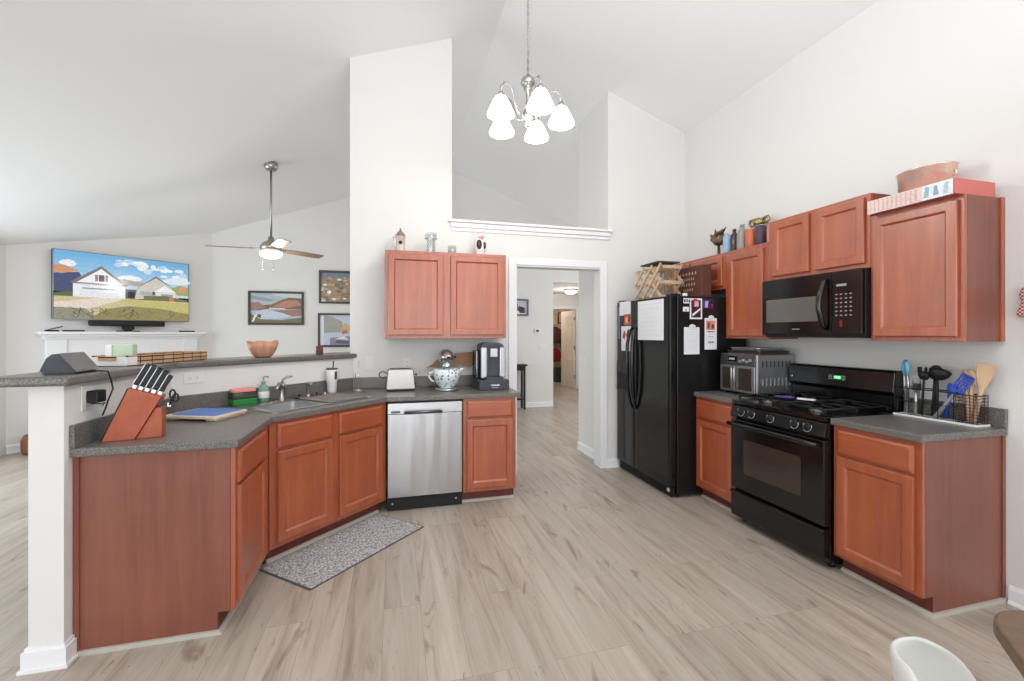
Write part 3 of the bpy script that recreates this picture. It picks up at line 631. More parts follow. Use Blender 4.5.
MINT = mat('mint_green', (196, 216, 190), 0.5)
tz = thing('tissue_box', 'pale mint box with a white end standing in the woven tray', 'box', (-1.49, 2.975, 1.242), math.radians(12))
MB().box(-0.025, 0.065, -0.045, 0.045, 0, 0.115, MINT).build('box_body', tz, bevel=0.008)
MB().box(-0.055, -0.0255, -0.043, 0.043, 0.0, 0.112, WHITEP).build('white_end', tz, bevel=0.008)
DB = thing('dough_bowl', 'carved pinkish wooden bowl with an uneven rim on the bar', 'bowl', (-0.955, 3.70, ZB), 0.6); DB.scale = (1, 1, 1.12)
BOWLW = wood('salmon_bowl_wood', (176, 112, 82), (222, 172, 146), 0.5, 0.1, (26, 26, 3))
m = MB(); seg = 28; vs = []; prof = [(0.0, 0.0), (0.05, 0.0), (0.075, 0.02), (0.098, 0.06), (0.112, 0.105), (0.104, 0.104), (0.088, 0.06), (0.06, 0.022), (0.0, 0.014)]
for k in range(seg):
    a = 2 * PI * k / seg; wob = 1 + 0.07 * math.sin(3 * a + 0.6) + 0.04 * math.sin(5 * a)
    for r, z in prof: vs.append(Vector((r * math.cos(a) * (1 + 0.05 * math.sin(2 * a)), r * math.sin(a) * 0.85, z * (1 if z < 0.05 else wob))))
n = len(prof)
m.faces(vs, [(k * n + j, ((k + 1) % seg) * n + j, ((k + 1) % seg) * n + j + 1, k * n + j + 1) for k in range(seg) for j in range(n - 1)], BOWLW, True)
bmesh.ops.remove_doubles(m.bm, verts=m.bm.verts, dist=0.0005)
tag_o = m.build('bowl_shell', DB)
CJ = thing('candle_jar', 'small dark red candle jar near the wall end of the bar', 'candle', (-0.605, 4.0, ZB))
REDJ = mat('dark_red_wax', (112, 62, 58), 0.3)
MB().lathe([(0, 0), (0.026, 0), (0.028, 0.004), (0.028, 0.062), (0.024, 0.062), (0.022, 0.05), (0, 0.05)], REDJ).build('jar', CJ)
MB().lathe([(0, 0.063), (0.0285, 0.063), (0.0285, 0.074), (0, 0.075)], REDJ).build('lid', CJ)
MB().lathe([(0.0285, 0.016), (0.029, 0.017), (0.029, 0.045), (0.0285, 0.046)], mat('brown_jar_band', (86, 54, 46), 0.6)).build('label_band', CJ)
# ================================================================ OUTLETS AND SWITCHES
def outlet(label, loc, rz, kind='outlet', W=0.072, H=0.116, horiz=False):
    t = thing('wall_outlet' if kind == 'outlet' else 'light_switch', label, 'outlet' if kind == 'outlet' else 'light switch', loc, rz, 'white wall plates')
    if horiz: W, H = H, W
    MB().box(-W / 2, W / 2, -0.006, -0.0005, -H / 2, H / 2, PLATE).build('cover_plate', t, bevel=0.002)
    m = MB()
    if kind == 'outlet':
        for d in (-0.02, 0.02):
            cx, cz = (d, 0) if horiz else (0, d)
            m.prism(rrect(cx - 0.015, cx + 0.015, cz - 0.014, cz + 0.014, 0.006), -0.0085, -0.0065, PLATE, 'y')
            for q in (-0.005, 0.005):
                if horiz: m.box(cx - 0.006, cx + 0.004, -0.0092, -0.0087, cz + q - 0.001, cz + q + 0.001, DARKHOLE)
                else: m.box(cx + q - 0.001, cx + q + 0.001, -0.0092, -0.0087, cz - 0.004, cz + 0.006, DARKHOLE)
        m.build('receptacle', t)
    else:
        m.box(-0.006, 0.006, -0.013, -0.0065, -0.012, 0.012, PLATE); m.build('toggle', t, bevel=0.001)
outlet('white outlet with the black adapter on the half wall above the knife block', (-1.36, 2.45, 1.122), R90)
outlet('horizontal white outlet on the diagonal half wall behind the cutting board', (-1.36 + 0.0885, 3.3385, 1.124), PI / 4, horiz=True)
outlet('white switch plate on the back wall just right of the bar end', (-0.222, YB, 1.145), 0, 'switch')
outlet('white outlet on the back wall behind the toaster', (0.117, YB, 1.13), 0)
outlet('white outlet low on the wall inside the doorway', (2.19, 4.86, 0.39), -R90)
outlet('white switch inside the doorway above the low outlet', (2.19, 4.82, 1.075), -R90, 'switch')
outlet('white double switch plate on the far wall below the thermostat', (2.78, YR, 1.155), 0, 'switch', W=0.115)
# ================================================================ BACK COUNTER
CTZ = 0.9145
# toaster
TO = thing('toaster', 'brushed steel two slot toaster on the counter below the wall cabinet', 'toaster', (0.055, 4.03, CTZ), 0.02)
TST = mat('toaster_steel', (172, 168, 164), 0.3, 1.0)
m = MB(); pts = rrect(-0.122, 0.122, 0.012, 0.19, 0.018, 5)
pts = [(x * (1.03 - 0.9 * max(0, z - 0.02)), z) for x, z in pts]
m.prism(pts, -0.078, 0.078, TST, 'y', smooth=True); m.build('shell', TO, bevel=0.008, seg=3)
MB().box(-0.118, 0.118, -0.075, 0.075, 0, 0.0115, BLACKM).build('base', TO, bevel=0.003)
m = MB()
for y_ in (-0.035, 0.02): m.box(-0.085, 0.085, y_, y_ + 0.022, 0.1895, 0.1915, BLACKM)
m.build('slot', TO)
m = MB(); m.tube([(0.115, 0, 0.135), (0.135, 0, 0.135)], 0.006, BLACKM); m.box(0.13, 0.142, -0.02, 0.02, 0.127, 0.143, BLACKM); m.build('lever', TO, bevel=0.002)
m = MB(); m.tube([(0.118, 0, 0.05), (0.133, 0, 0.05)], 0.013, BLACKM, 12); m.build('dial', TO)
m = MB(); m.tube([(-0.112, 0.0, 0.15)] + [(-0.15 + 0.032 * math.cos(a), 0, 0.14 + 0.026 * math.sin(a)) for a in [math.radians(30 + 30 * k) for k in range(11)]], 0.004, BLACKM, 6); o = m.build('cord_loop', TO)
# stand mixer
MX = thing('stand_mixer', 'silver stand mixer with a blue flowered ceramic bowl', 'stand mixer', (0.45, 3.965, CTZ), 0.0)
SILV = mat('silver_mixer_paint', (190, 190, 190), 0.15, 0.85)
m = MB(); m.lathe([(0, 0), (0.10, 0), (0.108, 0.008), (0.104, 0.02), (0, 0.022)], SILV, (0, -0.04, 0), 28); m.prism(rrect(-0.075, 0.075, -0.05, 0.15, 0.04), 0.0, 0.025, SILV); m.build('base', MX)
m = MB(); m.prism([(0.06, 0.02), (0.145, 0.02), (0.135, 0.18), (0.12, 0.235), (0.06, 0.24), (0.075, 0.16)], -0.045, 0.045, SILV, 'x'); m.build('column', MX, bevel=0.012, seg=3)
m = MB(); m.ball((0, 0.02, 0.29), (0.074, 0.17, 0.072), SILV, 20, 14); m.lathe([(0, 0), (0.04, 0), (0.043, 0.012), (0.03, 0.05), (0, 0.05)], CHROME, (0, -0.075, 0.205)); m.build('head', MX)
m = MB(); m.lathe([(0, 0), (0.022, 0), (0.022, 0.016), (0, 0.018)], CHROME, M=Matrix.Translation((0, -0.147, 0.293)) @ Matrix.Rotation(R90, 4, 'X')); m.lathe([(0, 0.0185), (0.012, 0.0185), (0.011, 0.026), (0, 0.027)], BLACKM, M=Matrix.Translation((0, -0.147, 0.293)) @ Matrix.Rotation(R90, 4, 'X')); m.build('attachment_hub', MX)
m = MB(); m.tube([(0.058, 0.03, 0.29), (0.078, 0.03, 0.29)], 0.006, CHROME); m.ball((0.082, 0.03, 0.29), 0.012, BLACKM); m.build('speed_lever', MX)
m = MB(); m.tube([(0.0, -0.02, 0.345), (0.0, -0.02, 0.365)], 0.008, CHROME); m.build('top_pin', MX)
CER = mat('blue_flower_ceramic', (222, 232, 236), 0.12, coat=0.4)
nt = CER.node_tree; tc = nt.nodes.new('ShaderNodeTexCoord'); vo = nt.nodes.new('ShaderNodeTexVoronoi'); vo.inputs['Scale'].default_value = 34
nt.links.new(tc.outputs['Object'], vo.inputs['Vector']); rp = nt.nodes.new('ShaderNodeValToRGB'); rp.color_ramp.elements[0].color = lin(96, 122, 140); rp.color_ramp.elements[0].position = 0.22; rp.color_ramp.elements[1].color = lin(224, 233, 237); rp.color_ramp.elements[1].position = 0.38
nt.links.new(vo.outputs['Distance'], rp.inputs['Fac']); nt.links.new(rp.outputs['Color'], nt.nodes['Principled BSDF'].inputs['Base Color'])
m = MB(); m.lathe([(0, 0.024), (0.062, 0.024), (0.066, 0.034), (0.098, 0.068), (0.117, 0.125), (0.122, 0.19), (0.116, 0.19), (0.11, 0.125), (0.09, 0.075), (0, 0.05)], CER, (0, -0.05, 0), 32)
m.build('mixing_bowl', MX)
m = MB(); m.tube([(-0.11, -0.05, 0.165), (-0.15, -0.055, 0.155), (-0.155, -0.055, 0.12), (-0.13, -0.055, 0.085), (-0.092, -0.05, 0.085)], 0.0095, CER); m.build('bowl_handle', MX)
m = MB(); m.prism([(0.105, 0.15), (0.15, 0.19), (0.14, 0.197), (0.1, 0.19)], -0.075, -0.025, CER, 'y'); m.build('bowl_spout', MX, bevel=0.006)
# wooden silhouette board leaning at the wall
NCB = thing('wooden_board', 'wooden state shaped board leaning on the wall behind the mixer', 'wooden board', (0.29, 4.203, 0), 0)
WB = wood('oak_board', (158, 112, 78), (188, 140, 102), 0.55, 0.05, (3, 30, 30))
m = MB(); m.prism([(0.0, 0), (0.06, 0.03), (0.1, 0.075), (0.17, 0.09), (0.22, 0.125), (0.50, 0.15), (0.53, 0.11), (0.55, 0.09), (0.52, 0.06), (0.49, 0.05), (0.46, 0.015), (0.42, 0.0), (0.33, 0.02), (0.28, 0.0), (0.16, 0.012)], 0, 0.018, WB, 'y', Matrix.Translation((0, 0, 1.095)) @ Matrix.Rotation(math.radians(-0), 4, 'X')); m.build('board', NCB, bevel=0.002)
m = MB(); m.box(0.11, 0.21, -0.05, 0.0205, CTZ, CTZ + 0.012, WB); m.box(0.13, 0.19, 0.0185, 0.0205, CTZ + 0.012, 1.12, WB); m.build('stand', NCB)
# coffee maker
CF = thing('coffee_maker', 'grey and silver pod coffee maker at the right end of the back counter', 'coffee maker', (0.845, 3.93, CTZ), 0.06); CF.scale = (1, 1, 1.05)
DG_ = mat('dark_blue_grey_plastic', (64, 67, 76), 0.4); LS = mat('satin_silver_plastic', (196, 198, 204), 0.25, 0.6)
m = MB(); m.prism(rrect(-0.135, 0.145, -0.125, 0.15, 0.02), 0, 0.085, DG_); m.build('drawer_base', CF, bevel=0.006)
m = MB(); m.box(-0.03, 0.05, -0.1345, -0.1255, 0.035, 0.05, LS); m.box(-0.02, 0.04, -0.129, -0.1255, 0.018, 0.028, GREYL); m.build('drawer_pull', CF, bevel=0.002)
m = MB(); m.prism(rrect(-0.1, 0.115, -0.055, 0.13, 0.03), 0.0855, 0.36, DG_); m.prism([(-0.1, 0.36), (0.115, 0.36), (0.10, 0.385), (0.06, 0.398), (-0.045, 0.398), (-0.085, 0.385)], -0.06, 0.125, DG_, 'y'); m.build('body', CF, bevel=0.005)
for x0, x1, a in ((-0.106, -0.05, 0.012), (0.065, 0.121, -0.012)):
    m = MB(); m.prism([(x0, 0.1), (x1, 0.1), (x1 + (0.0 if a > 0 else 0), 0.36), (x0, 0.36)], -0.085, -0.0555, LS, 'y'); m.build('side_panel', CF, bevel=0.01, seg=3)
m = MB(); m.box(-0.025, 0.045, -0.1, -0.056, 0.275, 0.35, LS); m.build('brew_head', CF, bevel=0.008)
m = MB(); m.box(-0.07, 0.085, -0.118, -0.056, 0.0857, 0.112, DG_); 
for i in range(7): m.box(-0.055 + i * 0.019, -0.045 + i * 0.019, -0.116, -0.06, 0.1122, 0.114, BLACKM)
m.build('drip_tray', CF, bevel=0.002)
m = MB(); m.prism(rrect(-0.14, -0.107, -0.02, 0.12, 0.012), 0.1, 0.33, thin_glass('smoky_tank', (0.3, 0.32, 0.36, 1), 0.15)); m.build('water_tank', CF)
# ================================================================ DISHWASHER
DW = thing('dishwasher', 'stainless steel dishwasher between the sink base and the narrow cabinet', 'dishwasher', (-0.053, 3.6, 0), 0)
WD = 0.596
MB().box(0, WD, 0.05, 0.6, 0.02, 0.868, BLACKM).build('tub', DW)
m = MB(); m.box(0.004, WD - 0.004, 0, 0.049, 0.118, 0.775, DWS); m.build('door', DW, bevel=0.004)
m = MB(); m.box(0.004, WD - 0.004, -0.003, 0.049, 0.778, 0.862, STEEL); m.build('control_panel', DW, bevel=0.003)
m = MB(); m.tube([(0.135, -0.003, 0.79), (0.135, -0.03, 0.792), (0.145, -0.036, 0.793)], 0.008, STEELD); m.tube([(0.425, -0.003, 0.79), (0.425, -0.03, 0.792), (0.415, -0.036, 0.793)], 0.008, STEELD); m.tube([(0.14, -0.036, 0.793), (0.42, -0.036, 0.793)], 0.009, STEELD); m.build('handle', DW)
o = MB().box(0.03, 0.1, -0.0045, -0.0035, 0.785, 0.803, mat('badge_grey', (96, 98, 102), 0.4)).build('badge', DW); o['label'] = 'small grey badge'
m = MB(); m.box(0, WD, 0.04, 0.0495, 0.004, 0.115, BLACKM); m.box(0.05, WD - 0.05, 0.036, 0.0395, 0.03, 0.09, BLACKM); m.build('toe_kick', DW)
for x in (0.04, WD - 0.05): MB().tube([(x, 0.034, 0.06), (x, 0.0395, 0.06)], 0.008, STEEL, 10).build('screw', DW)
# ================================================================ FLOOR MAT
GRAN = speckle('grey_granite_print', [(96, 98, 104), (168, 168, 170), (214, 214, 214)], 85, 0.7, (0.36, 0.5, 0.6))
EDG = mat('mat_edge', (92, 92, 94), 0.8)
MT = thing('kitchen_mat', 'grey granite patterned kitchen mat on the floor before the sink', 'mat', (0, 0, 0.0))
def mix(a, b_, t): return (a[0] + (b_[0] - a[0]) * t, a[1] + (b_[1] - a[1]) * t)
mp_ = [(-0.775, 2.931), (-0.446, 2.63), (0.211, 3.284), (-0.115, 3.60)]
mc = (sum(p[0] for p in mp_) / 4, sum(p[1] for p in mp_) / 4)
# keep clear of the toe kick
MB().prism(mp_, 0.001, 0.007, EDG).build('border', MT)
MB().prism([mix(p, mc, 0.02) for p in mp_], 0.0072, 0.009, GRAN).build('printed_top', MT)
# ================================================================ FRIDGE
FR = thing('refrigerator', 'black side-by-side refrigerator standing beside the doorway wall', 'refrigerator', (2.27, 4.222, 0), -R90)
FW = 0.932
MB().box(0, FW, 0.075, 0.79, 0.03, 1.74, BLACKF).build('body', FR, bevel=0.006)
BLK2 = mat('black_fridge_door', (20, 20, 21), 0.14, 0, 0.55)
m = MB(); m.prism(rrect(0.003, 0.36, 0.0, 0.073, 0.02), 0.1, 1.739, BLK2); fd1 = m.build('freezer_door', FR, bevel=0.004)
m = MB(); m.prism(rrect(0.368, FW - 0.003, 0.0, 0.073, 0.02), 0.1, 1.739, BLK2); fd2 = m.build('fridge_door', FR, bevel=0.004)
for x, s_ in ((0.325, -1), (0.405, 1)):
    m = MB(); m.tube([(x, 0.0, 1.47), (x + 0.004 * s_, -0.03, 1.44), (x + 0.006 * s_, -0.055, 1.3), (x + 0.006 * s_, -0.06, 1.08), (x + 0.004 * s_, -0.05, 0.86), (x, -0.02, 0.72), (x, 0.0, 0.69)], [0.012, 0.016, 0.017, 0.017, 0.017, 0.015, 0.011], BLACK, 10); m.build('handle', fd1 if s_ < 0 else fd2)
m = MB(); m.box(0.03, 0.24, -0.012, -0.0005, 0.83, 1.13, BLACKG); m.box(0.05, 0.22, -0.0125, -0.012, 0.85, 1.02, DARKHOLE); m.box(0.05, 0.22, -0.02, -0.012, 0.84, 0.852, BLACKM); m.build('dispenser', fd1, bevel=0.003)
m = MB(); m.box(0.02, FW - 0.02, 0.03, 0.06, 0.012, 0.09, BLACKM)
for i in range(6): m.box(0.06, FW - 0.06, 0.026, 0.03, 0.02 + 0.011 * i, 0.025 + 0.011 * i, BLACKM)
m.build('kick_grille', FR)
for x in (0.05, FW - 0.05):
    m = MB(); m.lathe([(0, 0), (0.022, 0), (0.022, 0.02), (0.01, 0.022), (0.01, 0.03), (0, 0.03)], BLACKM, (x, 0.1, 0.0)); m.build('foot', FR)
    m = MB(); m.box(x - 0.04, x + 0.04, 0.02, 0.13, 1.7405, 1.758, BLACKM); m.build('hinge_cap', FR, bevel=0.004)
m = MB(); m.lathe([(0, 0), (0.018, 0), (0.018, 0.004), (0, 0.005)], WHITEP, M=Matrix.Translation((FW - 0.06, 0.0295, 0.06)) @ Matrix.Rotation(R90, 4, 'X')); m.build('roller_cap', FR)
# papers (world placed); fridge front plane x=2.27, side plane y=3.29
PM = attr_mat('printed_paper', 0.6)
def paper(name, label, cat, loc, rz, W, H, polys, group=None, extra=None):
    t = thing(name, label, cat, loc, rz, group)
    MB().box(0, W, -0.0012, -0.0002, 0, H, PAPER).build('sheet', t)
    if polys: picture('print', t, W, H, polys, PM, y=-0.0016)
    return t
lines = lambda n, x0=0.1, x1=0.9, c=(205, 208, 214): [(c, [(x0, 0.9 - 0.8 * i / n), (x1 - 0.2 * ((i * 7) % 3) / 3, 0.9 - 0.8 * i / n), (x1 - 0.2 * ((i * 7) % 3) / 3, 0.905 - 0.8 * i / n + 0.012), (x0, 0.9 - 0.8 * i / n + 0.017)]) for i in range(n)]
fx = 2.2695
t = paper('whiteboard_sheet', 'large white planner sheet on the right fridge door', 'paper', (fx, 3.795, 1.355), -R90, 0.42, 0.365, [((214, 218, 226), [(0.05, 0.9), (0.95, 0.9), (0.95, 0.915), (0.05, 0.915)])] + [((218, 221, 228), [(0.08, 0.12 + 0.11 * i), (0.85 - 0.1 * (i % 3), 0.12 + 0.11 * i), (0.85 - 0.1 * (i % 3), 0.135 + 0.11 * i), (0.08, 0.135 + 0.11 * i)]) for i in range(7)])
paper('white_sheet', 'white sheet at the top of the left fridge door', 'paper', (fx, 4.15, 1.60), -R90, 0.22, 0.14, [])
paper('photo_card', 'orange photo card on the left fridge door', 'photo', (fx, 4.06, 1.50), -R90, 0.13, 0.11, [((196, 84, 50), [(0, 0), (1, 0), (1, 1), (0, 1)]), ((230, 190, 160), [(0.2, 0.2), (0.6, 0.2), (0.55, 0.8), (0.25, 0.7)]), ((90, 40, 40), [(0.6, 0.3), (0.9, 0.3), (0.9, 0.8), (0.7, 0.9)])])
paper('hand_print_drawing', 'white drawing with red and black shapes on the left fridge door', 'drawing', (fx, 4.115, 1.24), -R90, 0.19, 0.25, [((196, 60, 66), [(0.1, 0.55), (0.35, 0.45), (0.5, 0.7), (0.3, 0.85)]), ((40, 36, 40), [(0.5, 0.6), (0.75, 0.5), (0.85, 0.75), (0.7, 0.9)]), ((220, 130, 130), [(0.5, 0.2), (0.8, 0.25), (0.7, 0.42), (0.5, 0.4)])])
paper('grey_calendar_strip', 'narrow blue grey strip at the hinge edge of the left fridge door', 'magnet strip', (fx, 4.19, 1.36), -R90, 0.035, 0.33, [((96, 112, 140), [(0, 0), (1, 0), (1, 1), (0, 1)])])
fy = 3.2895
def side(name, label, cat, x, z, W, H, polys, group=None): return paper(name, label, cat, (x, fy, z), 0, W, H, polys, group)
side('fridge_magnet', 'small white lettered magnet at the top front of the fridge side', 'magnet', 2.405, 1.675, 0.07, 0.045, [((60, 60, 66), [(0.08, 0.2), (0.3, 0.2), (0.3, 0.8), (0.08, 0.8)]), ((60, 60, 66), [(0.4, 0.2), (0.6, 0.3), (0.6, 0.8), (0.4, 0.8)]), ((60, 60, 66), [(0.7, 0.2), (0.9, 0.2), (0.9, 0.7), (0.7, 0.7)])], 'fridge side magnets')
side('fridge_magnet', 'plain oval white magnet below the lettered one on the fridge side', 'magnet', 2.40, 1.605, 0.06, 0.04, [((110, 110, 116), [(0.4, 0.1), (0.6, 0.1), (0.6, 0.5), (0.4, 0.5)])], 'fridge side magnets')
side('photo_strip', 'framed red and white photo card on the upper fridge side', 'photo', 2.468, 1.54, 0.125, 0.18, [((60, 28, 40), [(0.12, 0.08), (0.88, 0.08), (0.88, 0.92), (0.12, 0.92)]), ((226, 176, 186), [(0.35, 0.6), (0.7, 0.6), (0.72, 0.85), (0.38, 0.85)]), ((200, 50, 60), [(0.3, 0.85), (0.6, 0.87), (0.6, 0.98), (0.3, 0.98)]), ((236, 228, 230), [(0.2, 0.12), (0.85, 0.45), (0.85, 0.55), (0.2, 0.25)])])
side('fridge_magnet', 'purple and dark square magnet near the back of the fridge side', 'magnet', 2.61, 1.635, 0.10, 0.075, [((70, 42, 110), [(0, 0), (1, 0), (1, 1), (0, 1)]), ((190, 170, 230), [(0.1, 0.1), (0.4, 0.1), (0.45, 0.85), (0.15, 0.85)]), ((30, 22, 34), [(0.55, 0.1), (0.95, 0.1), (0.95, 0.9), (0.6, 0.9)]), ((180, 50, 60), [(0.75, 0.2), (0.9, 0.2), (0.9, 0.5), (0.75, 0.5)])], 'fridge side magnets')
def clip(t, W, H): MB().prism([(0.3 * W, H - 0.004), (0.7 * W, H - 0.004), (0.68 * W, H + 0.016), (0.5 * W, H + 0.026), (0.32 * W, H + 0.016)], -0.014, -0.0022, WHITEP, 'y').build('magnet_clip', t, bevel=0.003)
t = side('list_pad', 'blank white list under a clip on the fridge side', 'notepad', 2.41, 1.235, 0.155, 0.235, lines(9, c=(222, 220, 228)), 'clipped sheets on the fridge side'); clip(t, 0.155, 0.235)
t = side('coupon_pad', 'printed white leaflet under a clip at the back of the fridge side', 'leaflet', 2.618, 1.275, 0.125, 0.275, [((214, 150, 130), [(0.12, 0.62), (0.85, 0.62), (0.85, 0.92), (0.12, 0.92)]), ((150, 70, 60), [(0.2, 0.7), (0.4, 0.65), (0.45, 0.85), (0.25, 0.88)]), ((120, 60, 50), [(0.55, 0.66), (0.8, 0.68), (0.75, 0.8), (0.55, 0.82)]), ((90, 80, 80), [(0.2, 0.55), (0.8, 0.55), (0.8, 0.58), (0.2, 0.58)]), ((180, 178, 180), [(0.25, 0.4), (0.7, 0.4), (0.7, 0.42), (0.25, 0.42)]), ((170, 168, 172), [(0.25, 0.2), (0.75, 0.2), (0.75, 0.26), (0.25, 0.26)])], 'clipped sheets on the fridge side'); clip(t, 0.125, 0.275)
# on top of the fridge
FT = 1.7405
WKR = thing('wine_rack', 'bamboo lattice wine rack on top of the fridge', 'wine rack', (2.33, 3.95, FT), -R90)
BAM = wood('bamboo', (186, 158, 128), (214, 190, 162), 0.6, 0, (30, 30, 3))
L_ = 0.44; Hh = 0.3
for yy in (0.0, 0.22):
    m = MB(); n_ = 4; st = L_ / n_
    def bar_(a, b_): 
        a = Vector((a[0], yy, a[1])); b_ = Vector((b_[0], yy, b_[1])); d = b_ - a; M = Matrix.Translation(a) @ Matrix.Rotation(-math.atan2(d.z, d.x), 4, 'Y'); return M, d.length
    for (a, b_), off in [(((0, 0.0), (0.3, 0.3)), 0), (((0.14, 0.0), (0.44, 0.3)), 0), (((0.28, 0), (0.44, 0.16)), 0), (((0, 0.14), (0.16, 0.3)), 0), (((0.3, 0.0), (0, 0.3)), 0.013), (((0.44, 0.0), (0.14, 0.3)), 0.013), (((0.44, 0.14), (0.28, 0.3)), 0.013), (((0.16, 0.0), (0, 0.16)), 0.013)]:
        M, ll = bar_(a, b_); M = Matrix.Translation((0, off, 0)) @ M; m.box(0, ll, 0, 0.0125, 0.0, 0.026, BAM, M)
    m.build('lattice', WKR)
m = MB()
for x, z in ((0.02, 0.03), (0.16, 0.03), (0.3, 0.03), (0.42, 0.03), (0.02, 0.16), (0.15, 0.15), (0.3, 0.16), (0.42, 0.16), (0.02, 0.3), (0.15, 0.3), (0.3, 0.3), (0.42, 0.3)): m.box(x - 0.009, x + 0.009, 0.026, 0.2195, max(0.0, z - 0.03), max(0.0, z - 0.03) + 0.03, BAM)
m.build('dowel', WKR)
TP = mat('dark_lid', (70, 48, 40), 0.5)
o = MB().box(0.10, 0.40, 0.0, 0.23, 0.327, 0.34, TP).build('top_shelf', WKR); o['label'] = 'dark thin board along the top'
SG = thing('wooden_sign', 'dark wooden block sign with pale lettering on the fridge top', 'sign', (2.64, 3.72, FT), -R90)
DKW = wood('dark_sign_wood', (78, 44, 34), (104, 62, 48), 0.6, 0, (3, 20, 20))
MB().box(0, 0.37, 0, 0.098, 0, 0.29, DKW).build('panel', SG, bevel=0.003)
sgp = []
for i, (a, b_) in enumerate(((0.15, 0.85), (0.25, 0.75), (0.2, 0.8), (0.3, 0.7))):
    z = 0.74 - 0.17 * i; n_ = 6; 
    for k in range(n_):
        x = a + (b_ - a) * k / n_; ww = (b_ - a) / n_ * 0.55
        sgp.append(((196, 168, 140), [(x, z), (x + ww, z), (x + ww * 0.7, z + 0.09), (x + 0.01, z + 0.07)]))
picture('lettering', SG, 0.37, 0.29, sgp, PM, y=-0.001, step=0.00001)
o = MB().box(-0.0, 0.032, -0.026, 0.006, 0, 0.028, WHITEP).build('small_cube', loc=(2.47, 3.36, FT), rz=-R90, bevel=0.003); tag(o, 'tiny white cube on the fridge top edge before the sign', 'cube')
# ================================================================ RANGE
RG = thing('gas_range', 'black freestanding gas range between the right hand base cabinets', 'range', (2.47, 2.812, 0), -R90)
RW = 0.757
m = MB(); m.box(0, RW, 0.045, 0.64, 0.03, 0.9, BLACK); m.build('body', RG, bevel=0.004)
m = MB(); m.prism([(0.003, 0.262), (RW - 0.003, 0.262), (RW - 0.003, 0.775), (0.003, 0.775)], 0.0, 0.044, BLACK, 'y'); od = m.build('oven_door', RG, bevel=0.008)
o = MB().prism(rrect(0.13, 0.60, 0.39, 0.64, 0.015), -0.003, -0.0005, SMOKE, 'y').build('oven_window', od)
m = MB(); m.tube([(0.03, 0.0, 0.742), (0.035, -0.035, 0.745)], 0.012, BLACK); m.tube([(RW - 0.03, 0.0, 0.742), (RW - 0.035, -0.035, 0.745)], 0.012, BLACK); m.tube([(0.015, -0.035, 0.745), (0.1, -0.043, 0.748), (RW / 2, -0.046, 0.749), (RW - 0.1, -0.043, 0.748), (RW - 0.015, -0.035, 0.745)], 0.016, BLACK, 12); m.build('handle', od)
m = MB(); m.prism([(0.01, 0.05), (-0.0, 0.06), (-0.0, 0.215), (-0.012, 0.222), (-0.012, 0.235), (0.0, 0.243), (0.044, 0.243), (0.044, 0.045)], 0.004, RW - 0.004, BLACK, 'x'); m.build('bottom_drawer', RG, bevel=0.003)
m = MB(); m.prism([(0.0, 0.79), (-0.004, 0.8), (0.012, 0.872), (0.024, 0.884), (0.044, 0.884), (0.044, 0.785)], 0.0, RW, BLACK, 'x'); cp = m.build('control_panel', RG, bevel=0.003)
tilt = Matrix.Rotation(math.radians(-12.5), 4, 'X')
for x in (0.103, 0.197, 0.362, 0.548, 0.64):
    m = MB(); Mk = Matrix.Translation((x, -0.0005 + 0.004, 0.837)) @ tilt @ Matrix.Rotation(R90, 4, 'X')
    m.lathe([(0, 0), (0.026, 0), (0.026, 0.004), (0.019, 0.008), (0.017, 0.022), (0, 0.023)], BLACKM, M=Mk); m.box(-0.004, 0.004, -0.02, 0.02, 0.0235, 0.031, BLACKM, Mk)
    kn_ = m.build('knob', RG, bevel=0.001)
    m = MB(); m.tube([Mk @ Vector((0.03 * math.cos(math.radians(a)), 0.03 * math.sin(math.radians(a)), 0.0006)) for a in range(150, 391, 30)], 0.0012, WHITEP, 5); m.box(-0.001, 0.001, 0.006, 0.019, 0.031, 0.0316, WHITEP, Mk); m.build('dial_marks', kn_)
m = MB(); m.box(0.0, RW, 0.045, 0.6, 0.9005, 0.915, BLACK); m.box(0.0, RW, 0.012, 0.045, 0.886, 0.915, BLACK); m.build('cooktop', RG, bevel=0.005)
for x in (0.19, 0.567):
    for y_ in (0.17, 0.44):
        m = MB(); m.lathe([(0, 0.9155), (0.05, 0.9155), (0.048, 0.922), (0.036, 0.924), (0.036, 0.931), (0.033, 0.934), (0, 0.934)], STEELD if y_ < 0.3 else BLACKI, (x, y_, 0)); m.build('burner', RG)
for x0, x1 in ((0.04, 0.34), (0.417, 0.717)):
    m = MB(); zt = 0.951
    xm = (x0 + x1) / 2
    for pts in ([(x0, 0.05, zt), (x1, 0.05, zt), (x1, 0.56, zt), (x0, 0.56, zt), (x0, 0.05, zt)],): m.tube(pts, 0.006, BLACKI, 6)
    m.tube([(x0, 0.305, zt), (x1, 0.305, zt)], 0.006, BLACKI, 6)
    for y_ in (0.17, 0.44):
        m.tube([(x0, y_, zt), (xm - 0.03, y_, zt + 0.004)], 0.005, BLACKI, 6); m.tube([(x1, y_, zt), (xm + 0.03, y_, zt + 0.004)], 0.005, BLACKI, 6)
        m.tube([(xm, y_ - 0.12, zt), (xm, y_ - 0.03, zt + 0.004)], 0.005, BLACKI, 6); m.tube([(xm, y_ + 0.12, zt), (xm, y_ + 0.03, zt + 0.004)], 0.005, BLACKI, 6)
    for x in (x0, x1):
        for y_ in (0.05, 0.305, 0.56): m.tube([(x, y_, zt), (x, y_, 0.9165)], 0.006, BLACKI, 6)
    m.build('grate', RG)
